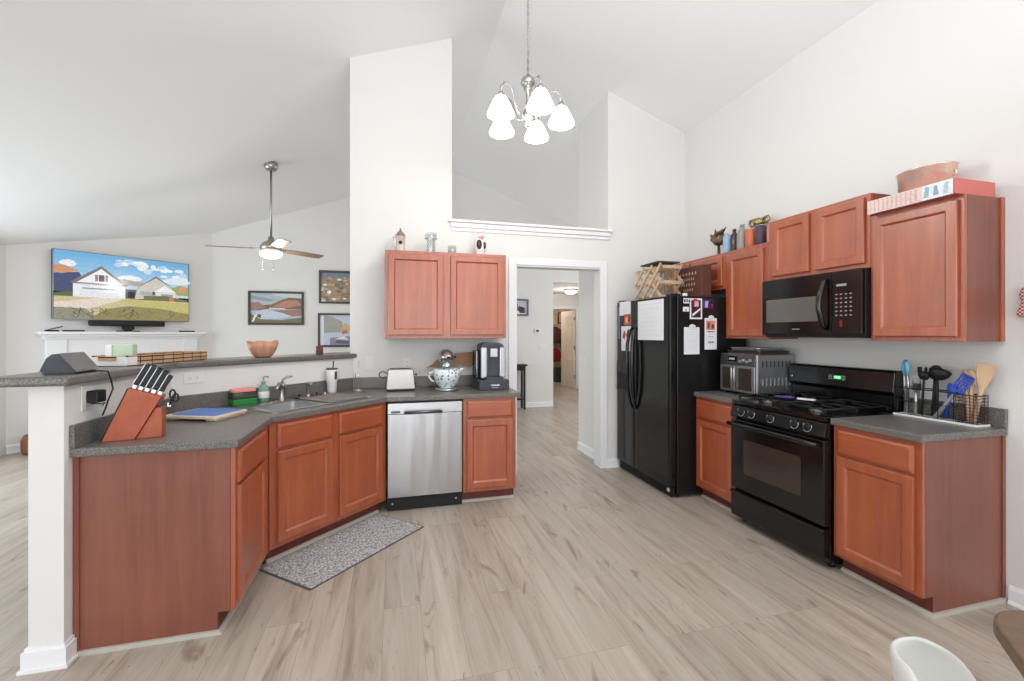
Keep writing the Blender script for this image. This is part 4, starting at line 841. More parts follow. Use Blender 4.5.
m = MB(); m.box(0.0, RW, 0.585, 0.645, 0.916, 1.02, BLACK); m.prism([(0.56, 1.03), (0.548, 1.045), (0.562, 1.165), (0.58, 1.18), (0.645, 1.18), (0.645, 1.02), (0.57, 1.02)], 0, RW, BLACK, 'x'); bg = m.build('backguard', RG, bevel=0.006, seg=3)
GRN = mat('green_led', (20, 60, 30), 0.3, emit=(60, 220, 110), estr=0.8); GRND = mat('green_led_digits', (200, 255, 215), 0.3, emit=(190, 255, 210), estr=1.0)
bt_ = Matrix.Translation((0, 0.5505, 1.105)) @ Matrix.Rotation(math.radians(-6.6), 4, 'X')
m = MB(); m.box(0.372, 0.425, -0.0055, -0.0005, -0.012, 0.014, GRN, bt_)
for i, x in enumerate((0.381, 0.391, 0.403, 0.413)): m.box(x, x + 0.006, -0.0065, -0.0056, -0.006, 0.008, GRND, bt_)
m.build('clock_display', bg)
m = MB()
for x in (0.335, 0.35, 0.435, 0.446):
    for z in (-0.012, 0.0, 0.012): m.box(x, x + 0.008, -0.005, -0.0005, z - 0.003, z + 0.003, GREYL, bt_)
m.build('button', bg)
m = MB(); m.lathe([(0, 0), (0.009, 0), (0.008, 0.003), (0, 0.004)], CHROME, M=bt_ @ Matrix.Translation((0.03, -0.0005, -0.02)) @ Matrix.Rotation(R90, 4, 'X')); m.build('badge', bg)
for x in (0.04, RW - 0.04):
    m = MB(); m.lathe([(0, 0), (0.02, 0), (0.02, 0.02), (0.01, 0.03), (0, 0.03)], BLACKM, (x, 0.1, 0)); m.build('foot', RG)
# spoon rest on grate
SR = thing('spoon_rest', 'white and purple spoon rest lying on the range grates', 'spoon rest', (2.66, 2.44, 0.963), -1.1)
PUR = mat('purple_glaze', (92, 72, 150), 0.2)
MB().lathe([(0, 0), (0.03, 0), (0.05, 0.008), (0.055, 0.014), (0.046, 0.012), (0.02, 0.006), (0, 0.005)], PUR, (-0.05, 0, 0), 20, sx=1.15).build('spoon_bowl', SR)
MB().prism(rrect(0.02, 0.13, -0.02, 0.02, 0.018), 0.002, 0.012, WHITEP).build('handle', SR, bevel=0.003)
# ================================================================ MICROWAVE
MW = thing('microwave', 'black over-the-range microwave mounted under the raised wall cabinet', 'microwave', (2.765, 2.817, 1.398), -R90)
MWW = 0.76; MH = 0.422
MB().box(0, MWW, 0.03, 0.36, 0.0, MH, BLACKM).build('body', MW, bevel=0.003)
m = MB(); m.box(0.002, 0.56, 0, 0.029, 0.012, MH - 0.002, BLACK); md = m.build('door', MW, bevel=0.004)
MB().prism(rrect(0.045, 0.47, 0.1, 0.27, 0.006), -0.003, -0.0005, SMOKE2, 'y').build('door_window', md)
m = MB(); m.box(0.27, 0.33, -0.002, -0.0005, 0.045, 0.051, GREYL); m.build('logo_bar', md)
m = MB(); m.tube([(0.535, 0.0, 0.37), (0.533, -0.025, 0.355), (0.518, -0.05, 0.25), (0.518, -0.052, 0.18), (0.528, -0.032, 0.07), (0.535, 0.0, 0.045)], [0.012, 0.016, 0.017, 0.017, 0.016, 0.011], BLACK, 10); m.build('handle', md)
m = MB(); m.box(0.563, MWW - 0.002, 0, 0.029, 0.012, MH - 0.002, BLACK); mc_ = m.build('control_panel', MW, bevel=0.004)
m = MB(); m.box(0.6, 0.665, -0.002, -0.0005, 0.32, 0.335, GREYL)
for r_ in range(6):
    for c_ in range(4):
        m.box(0.592 + c_ * 0.031, 0.592 + c_ * 0.031 + 0.014, -0.0016, -0.0004, 0.13 + r_ * 0.027, 0.13 + r_ * 0.027 + 0.007, GREYL)
m.build('keypad', mc_)
m = MB(); m.box(0.62, 0.638, -0.0016, -0.0004, 0.06, 0.1, mat('dark_red_label', (110, 34, 30), 0.5)); m.build('key_label', mc_)
m = MB(); m.prism([(0.03, 0.0), (0.03, -0.012), (0.3, -0.014), (0.34, 0.0)], 0.01, MWW - 0.01, BLACKM, 'x'); m.build('vent_base', MW)
# ================================================================ TOASTER OVEN
TV_ = thing('toaster_oven', 'stainless air fryer toaster oven between the fridge and the range', 'toaster oven', (2.715, 3.212, CTZ), -R90)
OW = 0.385; OD = 0.385
SOV = mat('satin_oven_steel', (176, 176, 178), 0.38, 0.9)
m = MB(); m.box(0, OW, 0.012, OD, 0.018, 0.335, SOV); m.build('body', TV_, bevel=0.012, seg=3)
m = MB()
for z, h in ((0.235, 0.05), (0.09, 0.06)):
    for i in range(8): m.box(OW - 0.0005, OW + 0.0012, 0.06 + i * 0.038, 0.074 + i * 0.038, z, z + h, STEELD if z > 0.2 else GREYL)
m.build('side_vent', TV_)
for x0, x1 in ((0.006, 0.172), (0.182, OW - 0.006)):
    m = MB(); m.box(x0, x1, -0.006, 0.011, 0.024, 0.238, SOV); d_ = m.build('door', TV_, bevel=0.004)
    MB().box(x0 + 0.03, x1 - 0.03, -0.0085, -0.0065, 0.045, 0.22, SMOKE).build('window', d_)
    hx = x1 - 0.01 if x0 < 0.1 else x0 + 0.01
    m = MB(); m.tube([(hx, -0.006, 0.05), (hx, -0.03, 0.055), (hx, -0.03, 0.215), (hx, -0.006, 0.22)], 0.006, STEEL); m.build('handle', d_)
m = MB(); m.prism([(-0.006, 0.243), (0.011, 0.243), (0.011, 0.334), (0.006, 0.334)], 0.004, OW - 0.004, STEELD, 'x'); m.build('control_panel', TV_, bevel=0.002)
m = MB(); m.box(0.1, 0.19, -0.0065, -0.0005, 0.27, 0.315, BLACKG); 
for i in range(3): m.box(0.115 + i * 0.022, 0.128 + i * 0.022, -0.0072, -0.0067, 0.285, 0.3, WHITEP)
for i in range(4): m.box(0.215 + i * 0.035, 0.24 + i * 0.035, -0.0065, -0.0005, 0.265 + 0.012 * (i % 2), 0.285 + 0.012 * (i % 2), GREYL)
m.build('display', TV_)
for x in (0.03, OW - 0.03):
    for y_ in (0.04, OD - 0.04): m = MB(); m.lathe([(0, 0), (0.014, 0), (0.012, 0.0178), (0, 0.0178)], BLACKM, (x, y_, 0), 12); m.build('foot', TV_)
TRY = mat('dark_bakeware', (84, 72, 64), 0.35, 0.6)
def pan(label, z, x0, x1, y0, y1, h, mt):
    t = MB(); q = rrect(x0, x1, y0, y1, 0.02); q2 = rrect(x0 - 0.012, x1 + 0.012, y0 - 0.012, y1 + 0.012, 0.025)
    n_ = len(q); vs = [Vector((x, y, 0.0)) for x, y in q] + [Vector((x, y, h)) for x, y in rrect(x0 - 0.004, x1 + 0.004, y0 - 0.004, y1 + 0.004, 0.02)] + [Vector((x, y, h)) for x, y in q2] + [Vector((x, y, h - 0.004)) for x, y in q2]
    fs = [(i * n_ + k, i * n_ + (k + 1) % n_, (i + 1) * n_ + (k + 1) % n_, (i + 1) * n_ + k) for i in range(3) for k in range(n_)] + [tuple(range(n_))]
    t.faces(vs, fs, mt)
    o = t.build('baking_tray', loc=(2.715, 3.212, z), rz=-R90); o.modifiers.new('s', 'SOLIDIFY').thickness = 0.0015
    return tag(o, label, 'baking tray', 'trays on the toaster oven')
pan('dark wide baking tray lying directly on the toaster oven', CTZ + 0.3365, 0.03, 0.37, 0.05, 0.34, 0.024, TRY)
pan('lighter steel tray stacked on the dark tray above the toaster oven', CTZ + 0.3625, 0.05, 0.34, 0.07, 0.32, 0.022, SOV)
# ================================================================ UTENSIL CADDY
CD = thing('utensil_caddy', 'black wire utensil caddy on a white base right of the range', 'utensil caddy', (2.985, 2.035, CTZ), -R90)
MB().box(0, 0.41, 0.0, 0.105, 0, 0.012, WHITEP).build('base_board', CD, bevel=0.002)
def wire_basket(m, x0, x1, y0, y1, z0, z1, mt, nv, nh, r=0.0018):
    for i in range(nh):
        z = z0 + (z1 - z0) * i / (nh - 1); rr = 0.0035 if i == nh - 1 else r
        m.tube([(x0, y0, z), (x1, y0, z), (x1, y1, z), (x0, y1, z), (x0, y0, z)], rr, mt, 5)
    for i in range(nv + 1):
        x = x0 + (x1 - x0) * i / nv
        m.tube([(x, y0, z1), (x, y0, z0), (x, y1, z0), (x, y1, z1)], r, mt, 5)
m = MB(); wire_basket(m, 0.006, 0.305, 0.008, 0.098, 0.014, 0.17, BLACKI, 4, 3, 0.0022); m.build('wire_frame', CD)
BRW = mat('brown_wire', (74, 58, 48), 0.5)
m = MB(); wire_basket(m, 0.312, 0.405, 0.01, 0.095, 0.014, 0.165, BRW, 6, 10); o = m.build('small_wire_basket', CD); o['label'] = 'smaller brown wire basket'
def cw(x, y, z): return Vector((2.985 + y, 2.035 - x * 1.075, CTZ + z))
def utensil(name, label, cat, base, tip, build, group='utensils in the wire caddy'):
    a = cw(*base); b_ = cw(*tip); d = (b_ - a)
    t = thing(name, label, cat, a, 0, group); Rm = d.to_track_quat('Z', 'Y').to_matrix().to_4x4()
    build(t, d.length, Rm)
LB = mat('sky_blue_silicone', (116, 190, 220), 0.4); RB = mat('royal_blue_plastic', (52, 84, 190), 0.35); WSP = wood('utensil_wood', (196, 156, 120), (222, 188, 156), 0.6, 0, (30, 30, 4))
def mk_tongs(t, L_, R_):
    m = MB()
    for s_ in (-1, 1): m.tube([R_ @ Vector((0.0, s_ * 0.004, 0)), R_ @ Vector((0, s_ * 0.02, L_ * 0.55)), R_ @ Vector((0, s_ * 0.016, L_ * 0.78))], 0.006, STEEL, 6)
    m.build('arm', t)
    m = MB()
    for s_ in (-1, 1): m.tube([R_ @ Vector((0, s_ * 0.016, L_ * 0.7)), R_ @ Vector((0, s_ * 0.022, L_ * 0.84)), R_ @ Vector((0, s_ * 0.016, L_ * 0.95)), R_ @ Vector((0, s_ * 0.004, L_))], [0.006, 0.013, 0.013, 0.007], LB, 8)
    m.build('silicone_tip', t)
def mk_peeler(t, L_, R_):
    MB().tube([R_ @ Vector((0, 0, 0)), R_ @ Vector((0, 0, L_ * 0.62))], 0.009, STEEL, 8).build('handle', t)
    m = MB(); m.box(-0.004, 0.004, -0.02, 0.02, L_ * 0.62, L_ * 0.8, BLACKM, R_); m.build('holder', t)
    m = MB(); m.tube([R_ @ Vector((0, -0.018, L_ * 0.8)), R_ @ Vector((0, -0.014, L_)), R_ @ Vector((0, 0.014, L_)), R_ @ Vector((0, 0.018, L_ * 0.8))], 0.003, STEEL, 6); m.build('blade', t)
def mk_fork(t, L_, R_):
    MB().tube([R_ @ Vector((0, 0, 0)), R_ @ Vector((0, 0, L_ * 0.75))], [0.008, 0.005], BLACKM, 8).build('handle', t)
    m = MB(); m.lathe([(0, 0), (0.02, 0.004), (0.03, 0.025), (0.032, 0.05), (0.028, 0.05), (0.02, 0.02), (0, 0.01)], BLACKM, M=R_ @ Matrix.Translation((0, 0, L_ * 0.73)), seg=16, sx=0.5)
    for k in range(7):
        a = 2 * PI * k / 7; m.tube([R_ @ Vector((0.015 * math.cos(a), 0.03 * math.sin(a), L_ * 0.73 + 0.045)), R_ @ Vector((0.014 * math.cos(a), 0.03 * math.sin(a), L_))], 0.005, BLACKM, 5)
    m.build('pronged_head', t)
def mk_ladle(t, L_, R_):
    MB().tube([R_ @ Vector((0, 0, 0)), R_ @ Vector((0, 0, L_ * 0.8))], [0.01, 0.007], BLACKM, 8).build('handle', t)
    m = MB(); m.lathe([(0, 0), (0.025, 0.005), (0.043, 0.025), (0.05, 0.05), (0.047, 0.05), (0.038, 0.025), (0, 0.008)], BLACKM, seg=20, M=Matrix.Translation(R_ @ Vector((0, 0.0, L_ * 0.8 + 0.005))) @ Matrix.Rotation(0.5, 4, 'Y')); m.build('ladle_bowl', t)
def mk_spoon(mt, hw=0.03, hl=0.085, flat=0.3):
    def f(t, L_, R_):
        MB().tube([R_ @ Vector((0, 0, 0)), R_ @ Vector((0, 0, L_ - hl * 0.8))], [0.009, 0.009], mt, 8).build('handle', t)
        m = MB(); m.ball((0, 0, L_ - hl / 2), (hw * flat, hw, hl / 2), mt, 16, 10, R_); m.build('spoon_head', t)
    return f
def mk_turner(mt, w0=0.022, w1=0.036, hl=0.11):
    def f(t, L_, R_):
        MB().tube([R_ @ Vector((0, 0, 0)), R_ @ Vector((0, 0, L_ - hl))], [0.01, 0.01], mt, 8).build('handle', t)
        m = MB(); m.prism([(-w0 * 0.4, L_ - hl - 0.02), (w0 * 0.4, L_ - hl - 0.02), (w1 * 0.9, L_ - hl * 0.5), (w1, L_ - 0.01), (w1 * 0.8, L_), (-w1 * 0.8, L_), (-w1, L_ - 0.01), (-w1 * 0.9, L_ - hl * 0.5)], -0.003, 0.003, mt, 'x', R_); m.build('turner_blade', t, bevel=0.002)
    return f
def mk_slotted(t, L_, R_):
    MB().tube([R_ @ Vector((0, 0, 0)), R_ @ Vector((0, 0, L_ * 0.6))], [0.011, 0.009], GREYL, 8).build('handle', t)
    m = MB()
    for k in range(5):
        y_ = -0.026 + k * 0.013; m.box(-0.003, 0.003, y_ - 0.004, y_ + 0.004, L_ * 0.62, L_ * (0.97 if k in (0, 4) else 1.0), RB, R_)
    m.prism([(-0.012, L_ * 0.55), (0.012, L_ * 0.55), (0.031, L_ * 0.68), (-0.031, L_ * 0.68)], -0.004, 0.004, RB, 'x', R_); m.box(-0.003, 0.003, -0.03, 0.03, L_ * 0.94, L_, RB, R_); m.build('slotted_head', t)
utensil('tongs', 'steel tongs with sky blue silicone tips at the left of the caddy', 'tongs', (0.045, 0.05, 0.018), (0.03, 0.06, 0.335), mk_tongs)
utensil('peeler', 'steel peeler with a black holder beside the blue tipped tongs', 'peeler', (0.085, 0.05, 0.018), (0.09, 0.055, 0.245), mk_peeler)
utensil('pasta_fork', 'black pasta fork with pronged head in the caddy', 'pasta fork', (0.115, 0.05, 0.018), (0.13, 0.05, 0.30), mk_fork)
utensil('ladle', 'big black ladle with a wide bowl in the middle of the caddy', 'ladle', (0.185, 0.05, 0.018), (0.195, 0.04, 0.285), mk_ladle)
utensil('serving_spoon', 'black serving spoon behind the big black ladle', 'spoon', (0.15, 0.08, 0.018), (0.165, 0.085, 0.315), mk_spoon(BLACKM, 0.034, 0.09))
utensil('slotted_turner', 'royal blue slotted turner leaning far right in the caddy', 'turner', (0.19, 0.03, 0.018), (0.325, 0.05, 0.27), mk_slotted)
utensil('blue_scraper', 'royal blue scraper low in the middle of the caddy', 'scraper', (0.21, 0.07, 0.018), (0.255, 0.06, 0.215), mk_turner(RB, 0.02, 0.03, 0.08))
utensil('wooden_spoon', 'round headed wooden spoon leaning left in the small wire basket', 'spoon', (0.325, 0.05, 0.018), (0.285, 0.085, 0.30), mk_spoon(WSP, 0.03, 0.08))
utensil('wooden_spoon', 'wide wooden spoon upright in the middle of the small wire basket', 'spoon', (0.33, 0.07, 0.018), (0.315, 0.075, 0.305), mk_spoon(WSP, 0.034, 0.1))
utensil('wooden_turner', 'flat wooden turner leaning right out of the small wire basket', 'turner', (0.34, 0.06, 0.018), (0.38, 0.08, 0.335), mk_turner(WSP, 0.03, 0.036, 0.12))
# ================================================================ ABOVE THE WALL CABINETS
CBN = thing('copper_tub', 'hammered copper oval tub on top of the near wall cabinet', 'tub', (2.99, 1.86, 2.1345 + 0.0805))
COP = mat('hammered_copper', (234, 208, 190), 0.22, 0.62, bump=0.9, bscale=75)
MB().lathe([(0, 0), (0.098, 0), (0.102, 0.004), (0.114, 0.142), (0.118, 0.146), (0.115, 0.15), (0.109, 0.145), (0.098, 0.01), (0, 0.008)], COP, (0, 0, 0), 40, sx=0.95, sy=1.22).build('tub_body', CBN)
m = MB(); 
for s_ in (-1, 1): m.tube([(0, s_ * 0.136, 0.1), (0, s_ * 0.145, 0.1), (0, s_ * 0.145, 0.075), (0, s_ * 0.132, 0.075)], 0.005, COP, 6)
m.build('handle', CBN)
FB = thing('foil_box', 'long flat coral red box with a pale printed side on the near wall cabinet', 'box', (2.78, 2.035, 2.1345), -R90)
CORAL = mat('coral_red_card', (206, 112, 104), 0.5); 
MB().box(0, 0.435, 0.0, 0.30, 0, 0.08, CORAL).build('carton', FB, bevel=0.003)
pl = [((228, 206, 200), [(0, 0), (0.98, 0), (0.98, 1), (0, 1)])] + [((216, 180, 174), [(0.03 + 0.055 * i, 0.1), (0.05 + 0.055 * i, 0.1), (0.05 + 0.055 * i, 0.9), (0.03 + 0.055 * i, 0.9)]) for i in range(11)]
pl += [((226, 232, 236), [(0.66, 0), (0.98, 0), (0.98, 1), (0.66, 1)]), ((150, 182, 192), [(0.68, 0.15), (0.73, 0.15), (0.74, 0.8), (0.7, 0.9)]), ((146, 158, 192), [(0.78, 0.2), (0.84, 0.2), (0.82, 0.85), (0.79, 0.8)]), ((178, 204, 210), [(0.88, 0.15), (0.93, 0.15), (0.94, 0.9), (0.9, 0.85)])]
picture('printed_side', FB, 0.435, 0.08, pl, PM, y=-0.001, step=0.0002)
TZ = 2.1345
def can(label, y, r, h, mt, kind='can', x=2.93, capm=None):
    t = thing('insulated_bottle' if kind == 'bottle' else 'drink_can', label, kind, (x, y, TZ), 0, 'bottles and cans above the tall wall cabinet')
    if kind == 'bottle':
        MB().lathe([(0, 0), (r, 0), (r * 1.03, 0.005), (r * 1.03, h * 0.6), (r * 0.85, h * 0.75), (r * 0.42, h * 0.86), (r * 0.4, h * 0.9), (0, h * 0.9)], mt).build('bottle_body', t)
        MB().lathe([(0, h * 0.902), (r * 0.46, h * 0.902), (r * 0.46, h), (0, h)], capm or mt).build('cap', t)
    else:
        MB().lathe([(0, 0), (r * 0.85, 0), (r, 0.01), (r, h - 0.018), (r * 0.84, h - 0.006), (0, h - 0.006)], mt).build('can_body', t)
        MB().lathe([(r * 0.7, h - 0.0055), (r * 0.85, h - 0.0055), (r * 0.85, h), (r * 0.72, h), (r * 0.7, h - 0.003)], capm or STEEL, closed=True).build('rim', t)
can('pale blue can at the left of the row above the tall cabinet', 3.372, 0.038, 0.175, mat('pale_blue_can', (150, 190, 222), 0.35))
can('dark brown bottle next to the pale blue can above the tall cabinet', 3.29, 0.034, 0.21, mat('dark_brown_glass', (74, 58, 60), 0.25), 'bottle')
can('grey green bottle in the middle of the row above the tall cabinet', 3.20, 0.042, 0.23, mat('grey_green_glass', (150, 148, 138), 0.3), 'bottle', capm=GREYL)
can('orange can right of the grey green bottle above the tall cabinet', 3.10, 0.045, 0.17, mat('orange_can', (206, 108, 74), 0.35))
can('dark purple can near the right of the row above the tall cabinet', 2.995, 0.045, 0.175, mat('dark_purple_can', (74, 58, 78), 0.35))
can('salmon can half hidden by the raised cabinet at the row end', 2.88, 0.04, 0.15, mat('salmon_can', (222, 150, 126), 0.35))
# rustic bronze figurine: rooted lumps over a narrow foot
BRZ = mat('antique_bronze', (120, 104, 82), 0.35, 0.6, var=0.5, vscale=60)
FG = thing('bronze_figurine', 'craggy antique bronze figurine overhanging left of the pale blue can', 'figurine', (2.955, 3.515, TZ)); FG.scale = (1.1, 1.1, 1.1)
m = MB(); m.lathe([(0, 0), (0.03, 0), (0.032, 0.008), (0.014, 0.02), (0.012, 0.1), (0, 0.1)], BRZ); m.build('pedestal', FG)
m = MB(); random.seed(3); m.ball((0.0, 0.0, 0.15), (0.05, 0.06, 0.055), BRZ, 12, 8)
for k in range(11):
    a = random.uniform(0, 2 * PI); z = random.uniform(0.11, 0.2)
    m.tube([(0.02 * math.cos(a), 0.02 * math.sin(a), z), (0.045 * math.cos(a), 0.055 * math.sin(a), z + 0.01), (0.05 * math.cos(a + 0.4), 0.085 * math.sin(a + 0.2), z + 0.035)], [0.02, 0.016, 0.006], BRZ, 6)
m.tube([(0, -0.03, 0.19), (0, -0.06, 0.215), (-0.01, -0.095, 0.235)], [0.012, 0.009, 0.004], BRZ, 6); m.tube([(0, 0.03, 0.19), (0, 0.045, 0.22), (0, 0.04, 0.25)], [0.012, 0.009, 0.004], BRZ, 6)
m.build('figure', FG)
GBT = thing('brass_goblet', 'ornate two handled brass goblet behind the orange can', 'goblet', (3.05, 3.14, TZ))
BRS = mat('old_brass', (168, 148, 104), 0.25, 0.8, var=0.4, vscale=50)
MB().lathe([(0, 0), (0.045, 0), (0.046, 0.01), (0.018, 0.03), (0.012, 0.12), (0.02, 0.19), (0.045, 0.225), (0.055, 0.27), (0.05, 0.27), (0.04, 0.23), (0, 0.2)], BRS).build('cup', GBT)
m = MB()
for s_ in (-1, 1): m.tube([(0, s_ * 0.045, 0.225), (0, s_ * 0.085, 0.225), (0, s_ * 0.105, 0.25), (0, s_ * 0.095, 0.275), (0, s_ * 0.06, 0.272), (0, s_ * 0.05, 0.262)], [0.009, 0.012, 0.013, 0.012, 0.01, 0.008], BRS, 8)
m.build('handle', GBT)
# things above the left wall cabinet
LZ = 2.1365
def figure_tower():
    t = thing('tower_figurine', 'white and mauve lighthouse stein at the left above the cabinet', 'stein', (0.055, 4.07, LZ), 0)
    CW = mat('cream_porcelain', (206, 192, 186), 0.3, var=0.25, vscale=70)
    MB().lathe([(0, 0), (0.045, 0), (0.046, 0.01), (0.04, 0.05), (0.038, 0.13), (0.045, 0.135), (0.045, 0.145), (0, 0.145)], CW).build('tower', t)
    MB().lathe([(0, 0.1455), (0.046, 0.1455), (0.03, 0.175), (0.012, 0.195), (0.008, 0.215), (0, 0.22)], mat('bronze_green_roof', (128, 112, 84), 0.4)).build('lid', t)
    m = MB(); m.tube([(-0.036, -0.012, 0.13), (-0.062, -0.012, 0.135), (-0.068, -0.012, 0.09), (-0.055, -0.012, 0.05), (-0.037, -0.012, 0.04)], 0.006, CW, 6); m.build('handle', t)
    m = MB(); m.prism(arc((0, 0.085), 0.016, 0, 330, 10), -0.047, -0.036, DARKHOLE, 'y'); m.build('medallion', t)
figure_tower()
GJ = thing('glass_goblet', 'clear glass vase second from left above the cabinet', 'vase', (0.325, 4.07, LZ))
m = MB(); m.lathe([(0, 0), (0.042, 0), (0.043, 0.004), (0.038, 0.12), (0.056, 0.15), (0.05, 0.19), (0.047, 0.19), (0.052, 0.15), (0.034, 0.12), (0.036, 0.008), (0, 0.008)], TGLASS); m.build('vase_body', GJ)
m = MB(); m.tube([(0.054 * math.cos(a * PI / 10), 0.054 * math.sin(a * PI / 10), 0.142) for a in range(21)], 0.004, STEEL, 5); m.build('wire_ring', GJ)
GV = thing('glass_jar', 'small clear glass votive with a grey bottom above the cabinet', 'jar', (0.515, 4.07, LZ))
m = MB(); m.lathe([(0, 0), (0.038, 0), (0.04, 0.004), (0.04, 0.085), (0.037, 0.085), (0.037, 0.008), (0, 0.008)], TGLASS); m.build('jar', GV)
MB().lathe([(0, 0.009), (0.0365, 0.009), (0.0365, 0.03), (0, 0.03)], mat('grey_wax', (170, 186, 190), 0.5)).build('wax', GV)
CWF = thing('cow_figurine', 'black and white antlered figurine at the right above the cabinet', 'figurine', (0.775, 4.06, LZ), 0); CWF.scale = (1.2, 1.2, 1.2)
WPC = mat('white_porcelain', (232, 222, 216), 0.3); BPC = mat('black_porcelain', (44, 32, 34), 0.3)
m = MB(); m.ball((0, 0, 0.075), (0.05, 0.04, 0.07), WPC); m.lathe([(0, 0), (0.045, 0), (0.046, 0.012), (0.03, 0.02), (0, 0.02)], WPC); m.build('body', CWF)
m = MB(); m.ball((-0.012, -0.033, 0.085), (0.022, 0.014, 0.038), BPC); m.ball((0.03, -0.028, 0.08), (0.012, 0.014, 0.03), BPC); m.build('black_patch', CWF)
m = MB(); m.ball((0.005, -0.01, 0.15), (0.024, 0.028, 0.026), WPC); m.ball((0.008, -0.034, 0.144), (0.014, 0.014, 0.012), PINK); m.build('head', CWF)
m = MB()
for s_ in (-1, 1): m.tube([(0.005 + s_ * 0.014, -0.005, 0.168), (0.005 + s_ * 0.03, -0.005, 0.19), (0.005 + s_ * 0.045, -0.005, 0.2), (0.005 + s_ * 0.05, -0.005, 0.225)], [0.006, 0.005, 0.005, 0.003], WPC, 6); m.tube([(0.005 + s_ * 0.03, -0.005, 0.19), (0.005 + s_ * 0.022, -0.005, 0.215)], [0.005, 0.003], WPC, 6)
m.build('antler', CWF)
# ================================================================ CHANDELIER
CY, CX = 2.8, 0.858
CH = thing('chandelier', 'nickel chandelier with five lit frosted glass shades', 'chandelier', (CX, CY, 0))
MB().lathe([(0, 0), (0.06, 0), (0.055, -0.02), (0.02, -0.03), (0, -0.03)], NICKEL, (0, 0, roofz(CX) - 0.0)).build('canopy', CH)
m = MB(); n_ = 62; zt, zb = roofz(CX) - 0.03, 3.125
pts_r = [(0, 0, zt), (0, 0, zb)]
m.tube(pts_r, 0.0035, NICKEL, 6)
nl = 46
for i in range(nl):
    z = zb + (zt - zb) * (i + 0.5) / nl; h = (zt - zb) / nl * 0.62
    m.tube([Vector((0.008 * math.cos(a) * (1 if i % 2 else 0), 0.008 * math.cos(a) * (0 if i % 2 else 1), z + h * math.sin(a))) for a in [2 * PI * k / 10 for k in range(11)]], 0.0022, NICKEL, 4)
m.build('chain', CH)
zr = 2.785
m = MB(); m.lathe([(0, 0.36), (0.012, 0.355), (0.022, 0.34), (0.042, 0.325), (0.05, 0.30), (0.035, 0.28), (0.02, 0.27), (0.028, 0.255), (0.016, 0.245), (0.016, 0.12), (0.03, 0.115), (0.036, 0.09), (0.03, 0.06), (0.018, 0.045), (0.022, 0.03), (0.014, 0.01), (0, 0.0)], NICKEL, (0, 0, zr - 0.01)); m.build('center_column', CH)
FROST = mat('lit_frosted_glass', (250, 246, 238), 0.4, emit=(255, 250, 240), estr=1.6)
for k in range(5):
    a = math.radians(18 + 72 * k); ca_ = Vector((math.cos(TH), -math.sin(TH), 0)); fw = Vector((math.sin(TH), math.cos(TH), 0))
    d = ca_ * math.sin(a) + fw * math.cos(a)
    P_ = lambda r, z: (d.x * r, d.y * r, z)
    m = MB(); m.tube([P_(0.02, zr + 0.085), P_(0.05, zr + 0.06), P_(0.085, zr + 0.075), P_(0.11, zr + 0.13), P_(0.13, zr + 0.20), P_(0.16, zr + 0.235), P_(0.195, zr + 0.23), P_(0.215, zr + 0.2), P_(0.22, zr + 0.165)], 0.0065, NICKEL, 8); m.lathe([(0, 0.165), (0.014, 0.162), (0.024, 0.145), (0.026, 0.13), (0, 0.13)], NICKEL, (d.x * 0.22, d.y * 0.22, zr)); am = m.build('arm', CH)
    m = MB(); m.lathe([(0.022, 0.134), (0.036, 0.126), (0.05, 0.104), (0.065, 0.072), (0.079, 0.04), (0.088, 0.02), (0.086, 0.012), (0.08, 0.016), (0.072, 0.04), (0.06, 0.07), (0.046, 0.098), (0.032, 0.12), (0.02, 0.128)], FROST, (d.x * 0.22, d.y * 0.22, zr), 28, closed=True); m.build('glass_shade', am)
    m = MB(); m.ball((d.x * 0.22, d.y * 0.22, zr + 0.06), (0.026, 0.026, 0.032), FROST); m.build('bulb', am)
    point('chandelier_bulb_light', (CX + d.x * 0.22, CY + d.y * 0.22, zr - 0.03), 6.8, 0.06, (1, 0.97, 0.93))
# ================================================================ LIVING ROOM
# ceiling fan
fx_, fy_ = -1.474, 6.061; fz = roofz(fx_)
FN = thing('ceiling_fan', 'nickel ceiling fan with wooden blades and lit bowl in the living room', 'ceiling fan', (fx_, fy_, 0))
MB().lathe([(0, 0.01), (0.075, 0.01), (0.08, -0.04), (0.06, -0.085), (0.02, -0.09), (0, -0.09)], NICKEL, (0, 0, fz)).build('canopy', FN)
MB().tube([(0, 0, fz - 0.08), (0, 0, 2.6)], 0.013, NICKEL, 10).build('downrod', FN)
MB().lathe([(0, 0.14), (0.03, 0.14), (0.04, 0.1), (0.1, 0.06), (0.125, 0.02), (0.12, -0.02), (0.07, -0.04), (0, -0.04)], NICKEL, (0, 0, 2.47), 28).build('motor', FN)
LIT = mat('lit_fan_bowl', (250, 244, 234), 0.4, emit=(255, 243, 226), estr=1.8)
MB().lathe([(0, 2.345), (0.06, 2.35), (0.11, 2.37), (0.13, 2.4), (0.125, 2.425), (0, 2.425)], LIT, (0, 0, 0), 28).build('light_bowl', FN)
FBW = wood('weathered_blade_wood', (128, 104, 84), (168, 142, 118), 0.5, 0.05, (4, 30, 30))
